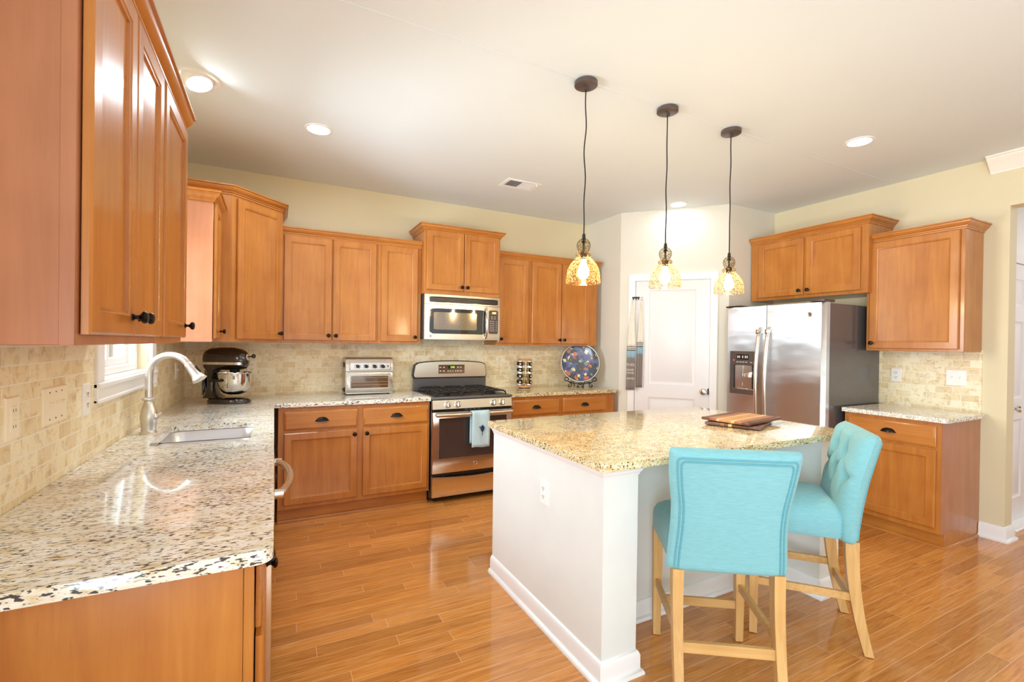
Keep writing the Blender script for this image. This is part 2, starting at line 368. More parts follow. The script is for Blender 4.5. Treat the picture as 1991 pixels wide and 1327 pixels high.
# ------------------------------------------------------------------ mesh helpers
class MB:
    def __init__(s): s.v = []; s.f = []
    def add(s, vs, fs, m=None):
        o = len(s.v)
        for p in vs:
            p = Vector(p)
            s.v.append(m @ p if m is not None else p)
        for f in fs: s.f.append([i + o for i in f])
        return s
    def box(s, x0, x1, y0, y1, z0, z1, b=0.0, seg=1, m=None):
        bm = bmesh.new()
        bmesh.ops.create_cube(bm, size=1.0)
        for v in bm.verts:
            v.co = ((x0 + x1) / 2 + v.co.x * (x1 - x0), (y0 + y1) / 2 + v.co.y * (y1 - y0), (z0 + z1) / 2 + v.co.z * (z1 - z0))
        if b > 0:
            b = min(b, 0.49 * min(abs(x1 - x0), abs(y1 - y0), abs(z1 - z0)))
            bmesh.ops.bevel(bm, geom=list(bm.edges), offset=b, segments=seg, profile=0.5, affect='EDGES')
        return s.from_bm(bm, m)
    def from_bm(s, bm, m=None):
        bm.verts.index_update()
        vs = [v.co.copy() for v in bm.verts]; fs = [[v.index for v in f.verts] for f in bm.faces]
        bm.free()
        return s.add(vs, fs, m)
    def loops(s, rings, closed=True, cap0=True, cap1=True, m=None):
        n = len(rings[0]); vs = [p for r in rings for p in r]; fs = []
        for i in range(len(rings) - 1):
            for j in range(n if closed else n - 1):
                k = (j + 1) % n
                fs.append([i * n + j, i * n + k, (i + 1) * n + k, (i + 1) * n + j])
        if cap0: fs.append(list(range(n))[::-1])
        if cap1: fs.append([(len(rings) - 1) * n + j for j in range(n)])
        return s.add(vs, fs, m)
    def lathe(s, prof, c=(0, 0, 0), n=24, axis=None, cap0=True, cap1=True, m=None):
        # prof: (r, h) along local z, or along `axis` if given
        q = Matrix.Identity(3)
        if axis is not None: q = Vector((0, 0, 1)).rotation_difference(Vector(axis).normalized()).to_matrix()
        c = Vector(c); rings = []
        for r, h in prof:
            rings.append([c + q @ Vector((max(r, 1e-5) * math.cos(2 * PI * i / n), max(r, 1e-5) * math.sin(2 * PI * i / n), h)) for i in range(n)])
        return s.loops(rings, True, cap0, cap1, m)
    def cyl(s, p0, p1, r, r1=None, n=16, m=None):
        p0, p1 = Vector(p0), Vector(p1)
        return s.lathe([(r, 0), (r if r1 is None else r1, (p1 - p0).length)], p0, n, p1 - p0, True, True, m)
    def tube(s, pts, r, n=10, radii=None, closed=False, flat=1.0, m=None):
        pts = [Vector(p) for p in pts]; rings = []
        up = None
        for i, p in enumerate(pts):
            if closed: t = pts[(i + 1) % len(pts)] - pts[i - 1]
            else: t = pts[min(i + 1, len(pts) - 1)] - pts[max(i - 1, 0)]
            t.normalize()
            if up is None:
                up = Vector((0, 0, 1)) if abs(t.z) < 0.9 else Vector((1, 0, 0))
            a = t.cross(up); a.normalize(); b = a.cross(t); b.normalize(); up = b
            rr = radii[i] if radii else r
            rings.append([p + a * rr * math.cos(2 * PI * k / n) + b * rr * flat * math.sin(2 * PI * k / n) for k in range(n)])
        if closed: rings.append(rings[0]); return s.loops(rings, True, False, False, m)
        return s.loops(rings, True, True, True, m)
    def prism(s, poly, z0, z1, m=None):
        return s.loops([[(x, y, z0) for x, y in poly], [(x, y, z1) for x, y in poly]], True, True, True, m)
    def sweep(s, path, prof, closed=False, m=None):
        # path: plan points; prof: (outward, z), outward = right-hand side of travel
        n = len(path); rings = []
        P = [Vector((x, y)) for x, y in path]
        def nrm(a, b):
            d = (b - a).normalized(); return Vector((d.y, -d.x))
        for i in range(n):
            ns = []
            if i > 0 or closed: ns.append(nrm(P[i - 1], P[i]))
            if i < n - 1 or closed: ns.append(nrm(P[i], P[(i + 1) % n]))
            if len(ns) == 2:
                a = ns[0] + ns[1]; a.normalize(); k = 1.0 / max(0.2, a.dot(ns[0])); nv = a * k
            else: nv = ns[0]
            rings.append([(P[i].x + nv.x * d, P[i].y + nv.y * d, z) for d, z in prof])
        if closed: rings.append(rings[0])
        return s.loops(rings, True, not closed, not closed, m)
    def panel(s, x0, x1, z0, z1, steps, m=None):
        # nested rectangles facing -Y: steps = (inset, y)
        rings = [[(x0 + i, y, z0 + i), (x1 - i, y, z0 + i), (x1 - i, y, z1 - i), (x0 + i, y, z1 - i)] for i, y in steps]
        return s.loops(rings, True, True, True, m)
    def build(s, name, mat, parent=None, world=False, smooth=True, angle=38):
        me = bpy.data.meshes.new(name)
        vs = s.v
        if world and parent is not None:
            inv = root_matrix(parent).inverted(); vs = [inv @ v for v in vs]
        me.from_pydata([tuple(v) for v in vs], [], s.f)
        bm = bmesh.new(); bm.from_mesh(me)
        bmesh.ops.recalc_face_normals(bm, faces=bm.faces)
        bm.to_mesh(me); bm.free()
        if smooth:
            for p in me.polygons: p.use_smooth = True
            me.set_sharp_from_angle(angle=math.radians(angle))
        me.materials.append(mat if not isinstance(mat, str) else M[mat])
        o = bpy.data.objects.new(name, me); COL.objects.link(o)
        if parent is not None: o.parent = parent
        return o
def root_matrix(o):
    m = Matrix.Identity(4)
    while o is not None:
        m = (Matrix.LocRotScale(o.location, o.rotation_euler, o.scale)) @ m; o = o.parent
    return m
def tag(o, label=None, cat=None, group=None, kind=None):
    if label: o['label'] = label
    if cat: o['category'] = cat
    if group: o['group'] = group
    if kind: o['kind'] = kind
    return o
def thing(name, label, cat, loc=(0, 0, 0), rz=0.0, group=None):
    o = bpy.data.objects.new(name, None); COL.objects.link(o)
    o.location = loc; o.rotation_euler = (0, 0, rz); o.empty_display_size = 0.1
    return tag(o, label, cat, group)
def struct(name, mb, mat, label=None, parent=None):
    o = mb.build(name, mat, parent, world=parent is not None)
    if parent is None: o['kind'] = 'structure'
    if label: o['label'] = label
    return o
def kids(o): return [c for c in bpy.data.objects if c.parent == o]
def copy_tree(o, parent=None):
    c = o.copy(); COL.objects.link(c); c.parent = parent
    for ch in kids(o): copy_tree(ch, c)
    return c
def text(name, body, size, mat, parent, m, extrude=0.0004):
    cu = bpy.data.curves.new(name, 'FONT'); cu.body = body; cu.size = size; cu.extrude = extrude
    cu.align_x = 'CENTER'; cu.align_y = 'CENTER'
    to = bpy.data.objects.new(name, cu); COL.objects.link(to)
    dg = bpy.context.evaluated_depsgraph_get()
    me = bpy.data.meshes.new_from_object(to.evaluated_get(dg))
    bpy.data.objects.remove(to); bpy.data.curves.remove(cu)
    me.transform(m)
    me.materials.clear(); me.materials.append(M[mat])
    o = bpy.data.objects.new(name, me); COL.objects.link(o); o.parent = parent
    return o
FACE_FRONT = Matrix.Rotation(PI / 2, 4, 'X')     # text in XY turned to face -Y
def arc_pts(cx, cy, r, a0, a1, n): return [(cx + r * math.cos(a0 + (a1 - a0) * i / n), cy + r * math.sin(a0 + (a1 - a0) * i / n)) for i in range(n + 1)]
def rrect(x0, x1, y0, y1, r, n=6):
    return (arc_pts(x1 - r, y0 + r, r, -PI / 2, 0, n) + arc_pts(x1 - r, y1 - r, r, 0, PI / 2, n)
            + arc_pts(x0 + r, y1 - r, r, PI / 2, PI, n) + arc_pts(x0 + r, y0 + r, r, PI, 1.5 * PI, n))
# ------------------------------------------------------------------ dimensions
XL, YB, XR, ZC = -0.645, 4.484, 4.702, 2.799
P0 = Vector((3.287, 3.885)); P1 = Vector((4.0045, 3.1037))
YRET = 3.1037
ZT = 0.914          # worktop height
# ------------------------------------------------------------------ the setting
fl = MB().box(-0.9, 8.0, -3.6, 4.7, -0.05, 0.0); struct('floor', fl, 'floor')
ce = MB().box(-0.9, 8.0, -3.6, 4.7, ZC, ZC + 0.05); struct('ceiling', ce, 'ceiling')
# left wall with the sink window and, behind the camera, an opening added for the fill light
WY0, WY1, WZ0, WZ1 = 2.475, 3.325, 1.205, 2.10
wl = MB()
wl.box(XL - 0.15, XL, 0.0, WY0, 0, ZC).box(XL - 0.15, XL, WY1, YB + 0.1, 0, ZC)
wl.box(XL - 0.15, XL, WY0, WY1, 0, WZ0).box(XL - 0.15, XL, WY0, WY1, WZ1, ZC)
wl.box(XL - 0.15, XL, -2.9, 0.0, 2.45, ZC).box(XL - 0.15, XL, -2.9, 0.0, 0, 0.15).box(XL - 0.15, XL, -3.5, -2.9, 0, ZC)
struct('wall_left', wl, 'paint')
struct('wall_back', MB().box(XL, P0.x, YB, YB + 0.1, 0, ZC), 'paint')
# corner pantry: left return, diagonal face, right return, as one wall
nrm = Vector((P1.y - P0.y, -(P1.x - P0.x))).normalized()
dv = (P1 - P0).normalized()
inn = -nrm
DS0, DS1, DZ = 0.150, 0.903, 2.075      # door opening along the diagonal
def dpt(s, off=0.0): return P0 + dv * s + nrm * off
wp = MB()
wp.prism([(P0.x, YB), (P0.x, P0.y), (P0.x + 0.09, P0.y + 0.04), (P0.x + 0.09, YB)], 0, ZC)
wp.prism([(P1.x, P1.y), (XR, YRET), (XR, YRET + 0.09), (P1.x + 0.04, YRET + 0.09)], 0, ZC)
def dwall(s0, s1, z0, z1):
    a, b, c, d = dpt(s0), dpt(s1), dpt(s1, -0.09), dpt(s0, -0.09)
    wp.prism([tuple(a), tuple(b), tuple(c), tuple(d)], z0, z1)
L = (P1 - P0).length
dwall(0, DS0, 0, ZC); dwall(DS1, L, 0, ZC); dwall(DS0, DS1, DZ, ZC)
struct('wall_corner', wp, 'paint_pale')
# right wall, its end at the opening, the header and the far stretch
WE = 1.335; OPZ = 2.43
wr = MB().box(XR, XR + 0.127, WE, YRET + 0.1, 0, ZC).box(XR, XR + 0.127, -0.6, WE, OPZ, ZC).box(XR, XR + 0.127, -3.5, -0.6, 0, ZC)
struct('wall_right', wr, 'paint')
# hall beyond
DHX0, DHX1, DHZ = 5.10, 5.86, 2.09
wh = MB().box(XR + 0.127, DHX0, 1.455, 1.56, 0, ZC).box(DHX1, 7.4, 1.455, 1.56, 0, ZC).box(DHX0, DHX1, 1.455, 1.56, DHZ, ZC)
wh.box(7.4, 7.5, -3.5, 1.56, 0, ZC)
struct('wall_hall', wh, 'trim')
# wall behind the camera with wide glazing
wf = MB().box(XL - 0.15, -0.4, -3.5, -3.35, 0, ZC).box(4.2, 7.5, -3.5, -3.35, 0, ZC).box(-0.4, 4.2, -3.5, -3.35, 2.45, ZC).box(-0.4, 4.2, -3.5, -3.35, 0, 0.12)
struct('wall_front', wf, 'paint')

BASE = [(0, 0), (0.030, 0), (0.030, 0.012), (0.022, 0.020), (0.016, 0.022), (0.016, 0.082), (0.012, 0.092), (0.006, 0.105), (0, 0.108)]
struct('baseboard_right', MB().sweep([(XR, 1.470), (XR, WE), (XR + 0.127, WE), (XR + 0.127, 1.452)], BASE), 'trim')
bb = MB()
bb.sweep([(P0.x, YB - 0.62), (P0.x, P0.y), tuple(dpt(0.088))], BASE)
bb.sweep([tuple(dpt(0.965)), (P1.x, P1.y), (XR - 0.02, YRET)], BASE)
struct('baseboard_corner', bb, 'trim')
# crown moulding of the next room, starting on the right wall
CR = [(0, ZC - 0.118), (0.012, ZC - 0.118), (0.016, ZC - 0.106), (0.022, ZC - 0.100), (0.040, ZC - 0.075), (0.070, ZC - 0.040), (0.088, ZC - 0.026), (0.092, ZC - 0.016), (0.105, ZC - 0.012), (0.105, ZC - 0.001), (0, ZC - 0.001)]
struct('trim_1', MB().sweep([(XR, 1.44), (XR, -3.3)], CR), 'crownwhite')

# faint taped seam across the ceiling above the island
struct('trim_3', MB().box(-0.60, XR - 0.001, 2.041, 2.047, ZC - 0.0012, ZC + 0.001), 'ceiling')
# sink window
w1 = MB()
c0, c1, cz = WY0 - 0.085, WY1 + 0.085, 1.120
w1.box(XL, XL + 0.022, c0, WY0, cz + 0.085, WZ1 + 0.085, 0.004).box(XL, XL + 0.022, WY1, c1, cz + 0.085, WZ1 + 0.085, 0.004)
w1.box(XL, XL + 0.022, c0, c1, cz, cz + 0.085, 0.004).box(XL, XL + 0.022, WY0, WY1, WZ1, WZ1 + 0.085, 0.004)
w1.box(XL, XL + 0.032, c0, c1, cz + 0.060, cz + 0.085, 0.006).box(XL, XL + 0.028, c0, c1, cz, cz + 0.018, 0.005)
w1.box(XL - 0.14, XL + 0.02, WY0, WY1, WZ0 - 0.004, WZ0 + 0.006, 0.002)
win = struct('window_1', w1, 'trim')
sa = MB()
def ring(y0, y1, z0, z1, x0, x1, t):
    sa.box(x0, x1, y0, y0 + t, z0, z1, 0.004).box(x0, x1, y1 - t, y1, z0, z1, 0.004).box(x0, x1, y0 + t, y1 - t, z0, z0 + t, 0.004).box(x0, x1, y0 + t, y1 - t, z1 - t, z1, 0.004)
ring(WY0, WY1, WZ0 + 0.006, WZ1, XL - 0.13, XL - 0.05, 0.035)
ym = (WY0 + WY1) / 2
ring(WY0 + 0.035, ym + 0.02, WZ0 + 0.04, WZ1 - 0.035, XL - 0.11, XL - 0.075, 0.04)
ring(ym - 0.02, WY1 - 0.035, WZ0 + 0.04, WZ1 - 0.035, XL - 0.125, XL - 0.09, 0.04)
sa.build('window_sash', 'trim', win)
MB().box(XL - 0.10, XL - 0.096, WY0 + 0.06, WY1 - 0.06, WZ0 + 0.07, WZ1 - 0.06).build('window_pane', 'pane', win)

# pantry door
dmat = Matrix.Translation((P0.x, P0.y, 0)) @ Matrix.Rotation(math.atan2(dv.y, dv.x), 4, 'Z')   # local x along the diagonal, -y into the room
def door_panel_mb(x0, x1, z0, z1, cells, y=0.012):
    # slab with sunk, raised-field panels
    mb = MB(); xs = sorted({x0, x1, *[c[0] for c in cells], *[c[1] for c in cells]}); zs = sorted({z0, z1, *[c[2] for c in cells], *[c[3] for c in cells]})
    for i in range(len(xs) - 1):
        for j in range(len(zs) - 1):
            q = (xs[i], xs[i + 1], zs[j], zs[j + 1])
            if not any(abs(q[0] - c[0]) < 1e-6 and abs(q[2] - c[2]) < 1e-6 for c in cells):
                mb.add([(q[0], y, q[2]), (q[1], y, q[2]), (q[1], y, q[3]), (q[0], y, q[3])], [[0, 1, 2, 3]])
    for c in cells:
        rings = [[(c[0] + i, yy, c[2] + i), (c[1] - i, yy, c[2] + i), (c[1] - i, yy, c[3] - i), (c[0] + i, yy, c[3] - i)]
                 for i, yy in [(0, y), (0.012, y + 0.009), (0.026, y + 0.009), (0.042, y + 0.003)]]
        mb.loops(rings, True, False, True)
    mb.add([(x0, y, z0), (x1, y, z0), (x1, y, z1), (x0, y, z1), (x0, y + 0.035, z0), (x1, y + 0.035, z0), (x1, y + 0.035, z1), (x0, y + 0.035, z1)],
           [[4, 7, 6, 5], [0, 4, 5, 1], [3, 2, 6, 7], [0, 3, 7, 4], [1, 5, 6, 2]])
    return mb
def casing_mb(x0, x1, z1, w=0.062, y=0.0):
    mb = MB()
    prof = [(0, 0.0), (0, 0.010), (0.012, 0.012), (0.030, 0.016), (0.050, 0.018), (w, 0.020), (w, 0.0)]
    # three mitred sides, rings run around the opening
    rings = []
    for k, (px, pz, sx, sz) in enumerate([(x0, 0.0, -1, 0), (x0, z1, -1, 1), (x1, z1, 1, 1), (x1, 0.0, 1, 0)]):
        rings.append([(px + sx * d, y - t, pz + sz * d) for d, t in prof])
    mb.loops(rings, True, True, True)
    return mb
pd = bpy.data.objects.new('door_1', None); COL.objects.link(pd); pd['kind'] = 'structure'
pd.location = dmat.to_translation(); pd.rotation_euler = dmat.to_euler()
door_panel_mb(DS0 + 0.014, DS1 - 0.014, 0.008, DZ - 0.012, [(0.300, 0.760, 0.985, 1.965), (0.300, 0.760, 0.22, 0.845)]).build('door_leaf', 'doorpaint', pd)
casing_mb(DS0 + 0.006, DS1 - 0.006, DZ - 0.006).build('door_casing', 'trim', pd)
jm = MB().box(DS0 - 0.001, DS0 + 0.011, 0.0, 0.09, 0, DZ).box(DS1 - 0.011, DS1 + 0.001, 0.0, 0.09, 0, DZ).box(DS0, DS1, 0, 0.09, DZ - 0.010, DZ)
jm.build('door_jamb', 'trim', pd)
kn = MB().lathe([(0.033, 0), (0.033, 0.004), (0.026, 0.010), (0.012, 0.014), (0.011, 0.034), (0.020, 0.040), (0.029, 0.050), (0.031, 0.060), (0.027, 0.070), (0.012, 0.075), (0.0, 0.076)], (0.836, 0.012, 0.925), 24, (0, -1, 0))
kn.build('door_knob', 'chrome', pd)
MB().cyl((0.883, 0.004, 0.90), (0.883, 0.004, 0.96), 0.006, n=8).build('hinge', 'bronze', pd)

# hall door
hd = bpy.data.objects.new('door_2', None); COL.objects.link(hd); hd.location = (DHX0, 1.455, 0); hd['kind'] = 'structure'
wd = DHX1 - DHX0
cells = []
for zz in [(0.20, 0.83), (1.0, 1.62), (1.74, 1.96)]:
    cells += [(0.10, 0.34, *zz), (0.43, 0.67, *zz)]
door_panel_mb(0.012, wd - 0.012, 0.012, DHZ - 0.012, cells, 0.0).build('door_leaf', 'doorpaint', hd)
casing_mb(0.004, wd - 0.004, DHZ - 0.004).build('door_casing', 'trim', hd)
MB().lathe([(0.032, 0), (0.032, 0.005), (0.012, 0.012), (0.011, 0.035), (0.028, 0.048), (0.030, 0.060), (0.020, 0.070), (0.0, 0.072)], (0.075, 0.0, 0.93), 20, (0, -1, 0)).build('door_knob', 'chrome', hd)
struct('trim_2', MB().box(DHX0 - 0.06, DHX1 + 0.06, 1.36, 1.456, 0, 0.018, 0.004), 'trim')

# tile backsplashes
TT = 0.010
tb = MB().box(XL, XL + TT, -0.0, c0 + 0.0005, ZT, 1.385).box(XL, XL + TT, c1 - 0.0005, YB - TT, ZT, 1.385).box(XL, XL + TT, c0, c1, ZT, cz + 0.001)
tag(tb.build('tile_backsplash', 'tiley'), 'beige travertine brick tile backsplash on the left wall around the sink window', 'backsplash', kind='structure')
tag(MB().box(XL, 3.205, YB - TT, YB, ZT, 1.60).build('tile_backsplash', 'tilex'), 'beige travertine brick tile backsplash on the back wall behind the stove', 'backsplash', kind='structure')
tag(MB().box(XR - TT, XR, 1.467, 2.128, ZT, 1.385).build('tile_backsplash', 'tiley'), 'beige travertine brick tile backsplash on the right wall beside the refrigerator', 'backsplash', kind='structure')
# ------------------------------------------------------------------ cabinets
def knob_mb(x, z, y=-0.020):
    return MB().lathe([(0.009, 0), (0.009, 0.003), (0.0055, 0.006), (0.005, 0.014), (0.009, 0.017), (0.0155, 0.022), (0.0165, 0.027), (0.013, 0.032), (0.006, 0.034), (0.0, 0.0345)], (x, y, z), 16, (0, -1, 0))
def cup_mb(x, z, y=-0.020, w=0.094, h=0.030, d=0.026):
    mb = MB(); nu, nt = 16, 7; rings = []
    for i in range(nu + 1):
        u = -1 + 2 * i / nu; s = max(0.02, (1 - abs(u) ** 2.4)) ** 0.6
        r = []
        for k in range(nt + 1):
            t = PI / 2 * k / nt
            r.append((x + u * w / 2, y - d * s * math.sin(t), z - h / 2 + h * s * math.cos(t)))
        for k in range(nt, -1, -1):
            t = PI / 2 * k / nt
            r.append((x + u * (w / 2 - 0.002), y - (d * s - 0.002 * s) * math.sin(t), z - h / 2 + (h * s - 0.002 * s) * math.cos(t)))
        rings.append(r)
    mb.loops(rings, True, True, True)
    mb.box(x - w / 2 - 0.004, x + w / 2 + 0.004, y - 0.0025, y, z - h / 2 - 0.001, z - h / 2 + 0.005, 0.001)
    return mb
T = 0.020
DOOR = [(0, -0.003), (0, -T + 0.005), (0.005, -T), (0.050, -T), (0.053, -T + 0.003), (0.058, -T + 0.004), (0.061, -T + 0.010), (0.064, -T + 0.0105)]
DRAW = [(0, -0.003), (0, -T + 0.008), (0.004, -T + 0.005), (0.012, -T + 0.002), (0.014, -T), (0.020, -T)]
CROWN = [(0.000, 0.00), (0.006, 0.00), (0.007, 0.010), (0.013, 0.014), (0.014, 0.020), (0.020, 0.024), (0.030, 0.034), (0.037, 0.046), (0.037, 0.052), (0.045, 0.054), (0.045, 0.062), (0.0, 0.062)]
def cabinet(label, cat, loc, rz, w, d, z0, z1, doors=(), drawers=(), crown=None, toe=False, name='wall_cabinet', group=None, fill=None, quarter=None):
    t = thing(name, label, cat, (loc[0], loc[1], 0), rz, group)
    bz = z0 + (0.105 if toe else 0)
    mb = MB().box(0, w, 0.0, d, bz, z1, 0.0015)
    # thin recess lines of the face frame
    mb.build('cabinet_body', 'woodside' if fill == 'side' else 'wood', t)
    if toe:
        MB().box(0.0, w, 0.055, d, 0.0, bz - 0.001).build('toe_kick', 'woodh', t)
        q = [(0.0, 0.0), (0.016, 0.0), (0.015, 0.007), (0.011, 0.012), (0.005, 0.015), (0.0, 0.016)]
        path = [(0, 0.055), (w, 0.055)] if quarter is None else quarter
        MB().sweep(path, q).build('quarter_round', 'woodh', t)
    for (x0, x1, a, b, kx, kz) in doors:
        dr = MB().panel(x0, x1, a, b, DOOR).build('door', 'wood', t)
        if kx is not None: knob_mb(kx, kz).build('knob', 'bronze', dr)
    for (x0, x1, a, b) in drawers:
        dr = MB().panel(x0, x1, a, b, DRAW).build('drawer', 'woodh', t)
        cup_mb((x0 + x1) / 2, (a + b) / 2 + 0.004).build('cup_pull', 'bronze', dr)
    if crown:
        path, zz = crown
        MB().sweep(path, [(o, zz + h) for o, h in CROWN]).build('crown_moulding', 'woodh', t)
    return t
ZU, ZTOP = 1.370, 2.285
UD = 0.297
# left wall, over the counter (front faces +X; local x runs along +Y)
XF = -0.345
ya, yb, yc = 1.188, 1.870, 2.328
nc = cabinet('large wall cabinet nearest the viewer, left of the sink window, with two tall doors', 'cabinet', (XF, ya), PI / 2, yb - ya, UD, ZU, ZTOP,
        [(0.018, 0.345, 1.392, 2.235, 0.315, 1.440), (0.352, yb - ya - 0.008, 1.392, 2.235, 0.382, 1.440)],
        crown=([(0, UD), (0, 0), (yb - ya, 0)], ZTOP - 0.045), group=None, fill='side')
MB().box(-0.0022, 0.0005, 0.0, 0.024, ZU, ZTOP - 0.046, 0.0008).build('side_stile', 'woodside', nc)
cabinet('narrow single-door wall cabinet joined to the large cabinet nearest the viewer', 'cabinet', (XF, yb), PI / 2, yc - yb, UD, ZU, ZTOP,
        [(0.022, yc - yb - 0.012, 1.392, 2.235, yc - yb - 0.045, 1.440)], crown=([(0, 0), (yc - yb, 0)], ZTOP - 0.045))
y2a, y2b = 3.412, 3.786
cabinet('single-door wall cabinet between the sink window and the taller corner cabinet', 'cabinet', (XF, y2a), PI / 2, y2b - y2a, UD, ZU, ZTOP,
        [(0.012, y2b - y2a - 0.10, 1.392, 2.235, y2b - y2a - 0.135, 1.440)], crown=([(0, UD), (0, 0), (y2b - y2a, 0)], ZTOP - 0.045), fill='side')
# diagonal corner cabinet
dx0, dy0, dx1, dy1 = -0.272, 3.786, 0.044, 4.102
t = thing('corner_wall_cabinet', 'tall diagonal corner wall cabinet with one door above the stand mixer', 'cabinet', (dx0, dy0, 0), PI / 4)
ZD = 2.425
body = MB().prism([(dx0, dy0), (dx1, dy1), (dx1, YB - 0.002), (XL + 0.002, YB - 0.002), (XL + 0.002, dy0)], ZU, ZD)
body.build('cabinet_body', 'wood', t, world=True)
dw = math.hypot(dx1 - dx0, dy1 - dy0)
dr = MB().panel(0.035, dw - 0.008, 1.392, 2.385, DOOR).build('door', 'wood', t)
knob_mb(dw - 0.038, 1.440).build('knob', 'bronze', dr)
MB().sweep([(XL + 0.002, dy0), (dx0, dy0), (dx1, dy1), (dx1, YB - 0.002)], [(o, ZD - 0.025 + h) for o, h in CROWN]).build('crown_moulding', 'woodh', t, world=True)
# back wall uppers
YU = 4.179; DU = YB - 0.002 - YU
cabinet('double-door wall cabinet above the toaster oven', 'cabinet', (0.046, YU), 0, 0.764, DU, ZU, ZTOP,
        [(0.016, 0.381, 1.390, 2.242, 0.356, 1.432), (0.388, 0.746, 1.390, 2.242, 0.414, 1.432)], crown=([(0, 0), (0.764, 0)], ZTOP - 0.042))
cabinet('single-door wall cabinet just left of the microwave', 'cabinet', (0.810, YU), 0, 0.386, DU, ZU, ZTOP,
        [(0.024, 0.352, 1.390, 2.242, 0.326, 1.432)], crown=([(0, 0), (0.386, 0)], ZTOP - 0.042))
YM = 4.105
cabinet('short raised double-door wall cabinet directly above the microwave', 'cabinet', (1.198, YM), 0, 0.764, YB - 0.002 - YM, 1.832, 2.440,
        [(0.024, 0.384, 1.868, 2.415, 0.359, 1.905), (0.390, 0.748, 1.868, 2.415, 0.415, 1.905)],
        crown=([(0, YB - 0.002 - YM), (0, 0), (0.764, 0), (0.764, YB - 0.002 - YM)], 2.404))
cabinet('single-door wall cabinet just right of the microwave', 'cabinet', (1.966, YU), 0, 0.379, DU, ZU, ZTOP,
        [(0.012, 0.352, 1.390, 2.242, 0.040, 1.432)], crown=([(0, 0), (0.379, 0)], ZTOP - 0.042))
cabinet('double-door wall cabinet above the decorative plate', 'cabinet', (2.345, YU), 0, 0.860, DU, ZU, ZTOP,
        [(0.022, 0.380, 1.390, 2.242, 0.354, 1.432), (0.387, 0.745, 1.390, 2.242, 0.413, 1.432)],
        crown=([(0, 0), (0.860, 0), (0.860, DU)], ZTOP - 0.042))
# right wall uppers (front faces -X; local x runs along -Y)
XO = 4.3225
cabinet('wide double-door wall cabinet above the refrigerator', 'cabinet', (XO, 3.092), -PI / 2, 1.046, XR - 0.002 - XO, 1.846, 2.450,
        [(0.086, 0.527, 1.872, 2.398, 0.500, 1.912), (0.551, 0.992, 1.872, 2.398, 0.578, 1.912)],
        crown=([(0, 0), (1.046, 0), (1.046, XR - 0.002 - XO)], 2.416))
XRU = 4.397
cabinet('single-door wall cabinet on the right wall beside the doorway', 'cabinet', (XRU, 2.0885), -PI / 2, 0.616, XR - 0.002 - XRU, ZU, ZTOP,
        [(0.026, 0.590, 1.388, 2.255, 0.052, 1.432)], crown=([(0, 0), (0.616, 0), (0.616, XR - 0.002 - XRU)], ZTOP - 0.026), fill=None)
# base cabinets
YF = 3.874; DB = YB - 0.002 - YF
cabinet('two-door two-drawer base cabinet left of the stove', 'cabinet', (0.030, YF), 0, 1.168, DB, 0, 0.882,
        [(0.040, 0.570, 0.140, 0.684, 0.545, 0.648), (0.612, 1.150, 0.140, 0.684, 0.640, 0.648)],
        [(0.040, 0.570, 0.706, 0.850), (0.612, 1.150, 0.706, 0.850)], toe=True, name='base_cabinet')
cabinet('base cabinet right of the stove, half hidden behind the island', 'cabinet', (1.974, YF), 0, 1.242, DB, 0, 0.882,
        [(0.020, 0.542, 0.140, 0.684, 0.515, 0.648), (0.586, 1.118, 0.140, 0.684, 0.614, 0.648)],
        [(0.020, 0.542, 0.706, 0.850), (0.586, 1.118, 0.706, 0.850)], toe=True, name='base_cabinet')
XB = 4.0915; DR = XR - 0.002 - XB
bw = 2.085 - 1.474
tr = cabinet('base cabinet with one drawer and one door right of the refrigerator', 'cabinet', (XB, 2.085), -PI / 2, bw, DR, 0, 0.882,
        [(0.026, bw - 0.028, 0.145, 0.684, None, None)], [(0.026, bw - 0.028, 0.706, 0.852)], toe=True, name='base_cabinet',
        quarter=[(0, 0.055), (bw, 0.055), (bw, DR - 0.002)])
MB().box(bw - 0.002, bw + 0.003, 0.0, DR, 0.105, 0.880).build('side_panel', 'woodside', tr)
# left run: near cabinet, dishwasher, sink base, corner base
XG = -0.036
DL = XG - XL - 0.002
t = cabinet('near base cabinet on the left with a plain maple end panel', 'cabinet', (XG, 1.222), PI / 2, 0.53, DL, 0, 0.882,
        [(0.020, 0.512, 0.145, 0.684, 0.478, 0.655)], [(0.020, 0.512, 0.706, 0.850)], toe=True, name='base_cabinet')
MB().box(-0.010, -0.001, 0.022, DL, 0.0, 0.880).box(-0.012, -0.001, 0.000, 0.021, 0.0, 0.880, 0.002).build('end_panel', 'wood', t)
t = cabinet('sink base cabinet under the double sink', 'cabinet', (XG, 2.372), PI / 2, 0.84, DL, 0, 0.690,
        [(0.020, 0.416, 0.145, 0.684, 0.390, 0.648), (0.424, 0.820, 0.145, 0.684, 0.450, 0.648)], toe=True, name='base_cabinet')
MB().box(0, 0.84, 0, 0.03, 0.692, 0.881).build('false_front', 'woodh', t)
cabinet('corner base cabinet between the sink and the toaster oven run', 'cabinet', (XG, 3.214), PI / 2, 0.655, DL, 0, 0.882,
        [(0.020, 0.470, 0.145, 0.684, 0.440, 0.648)], [(0.020, 0.470, 0.706, 0.850)], toe=True, name='base_cabinet')
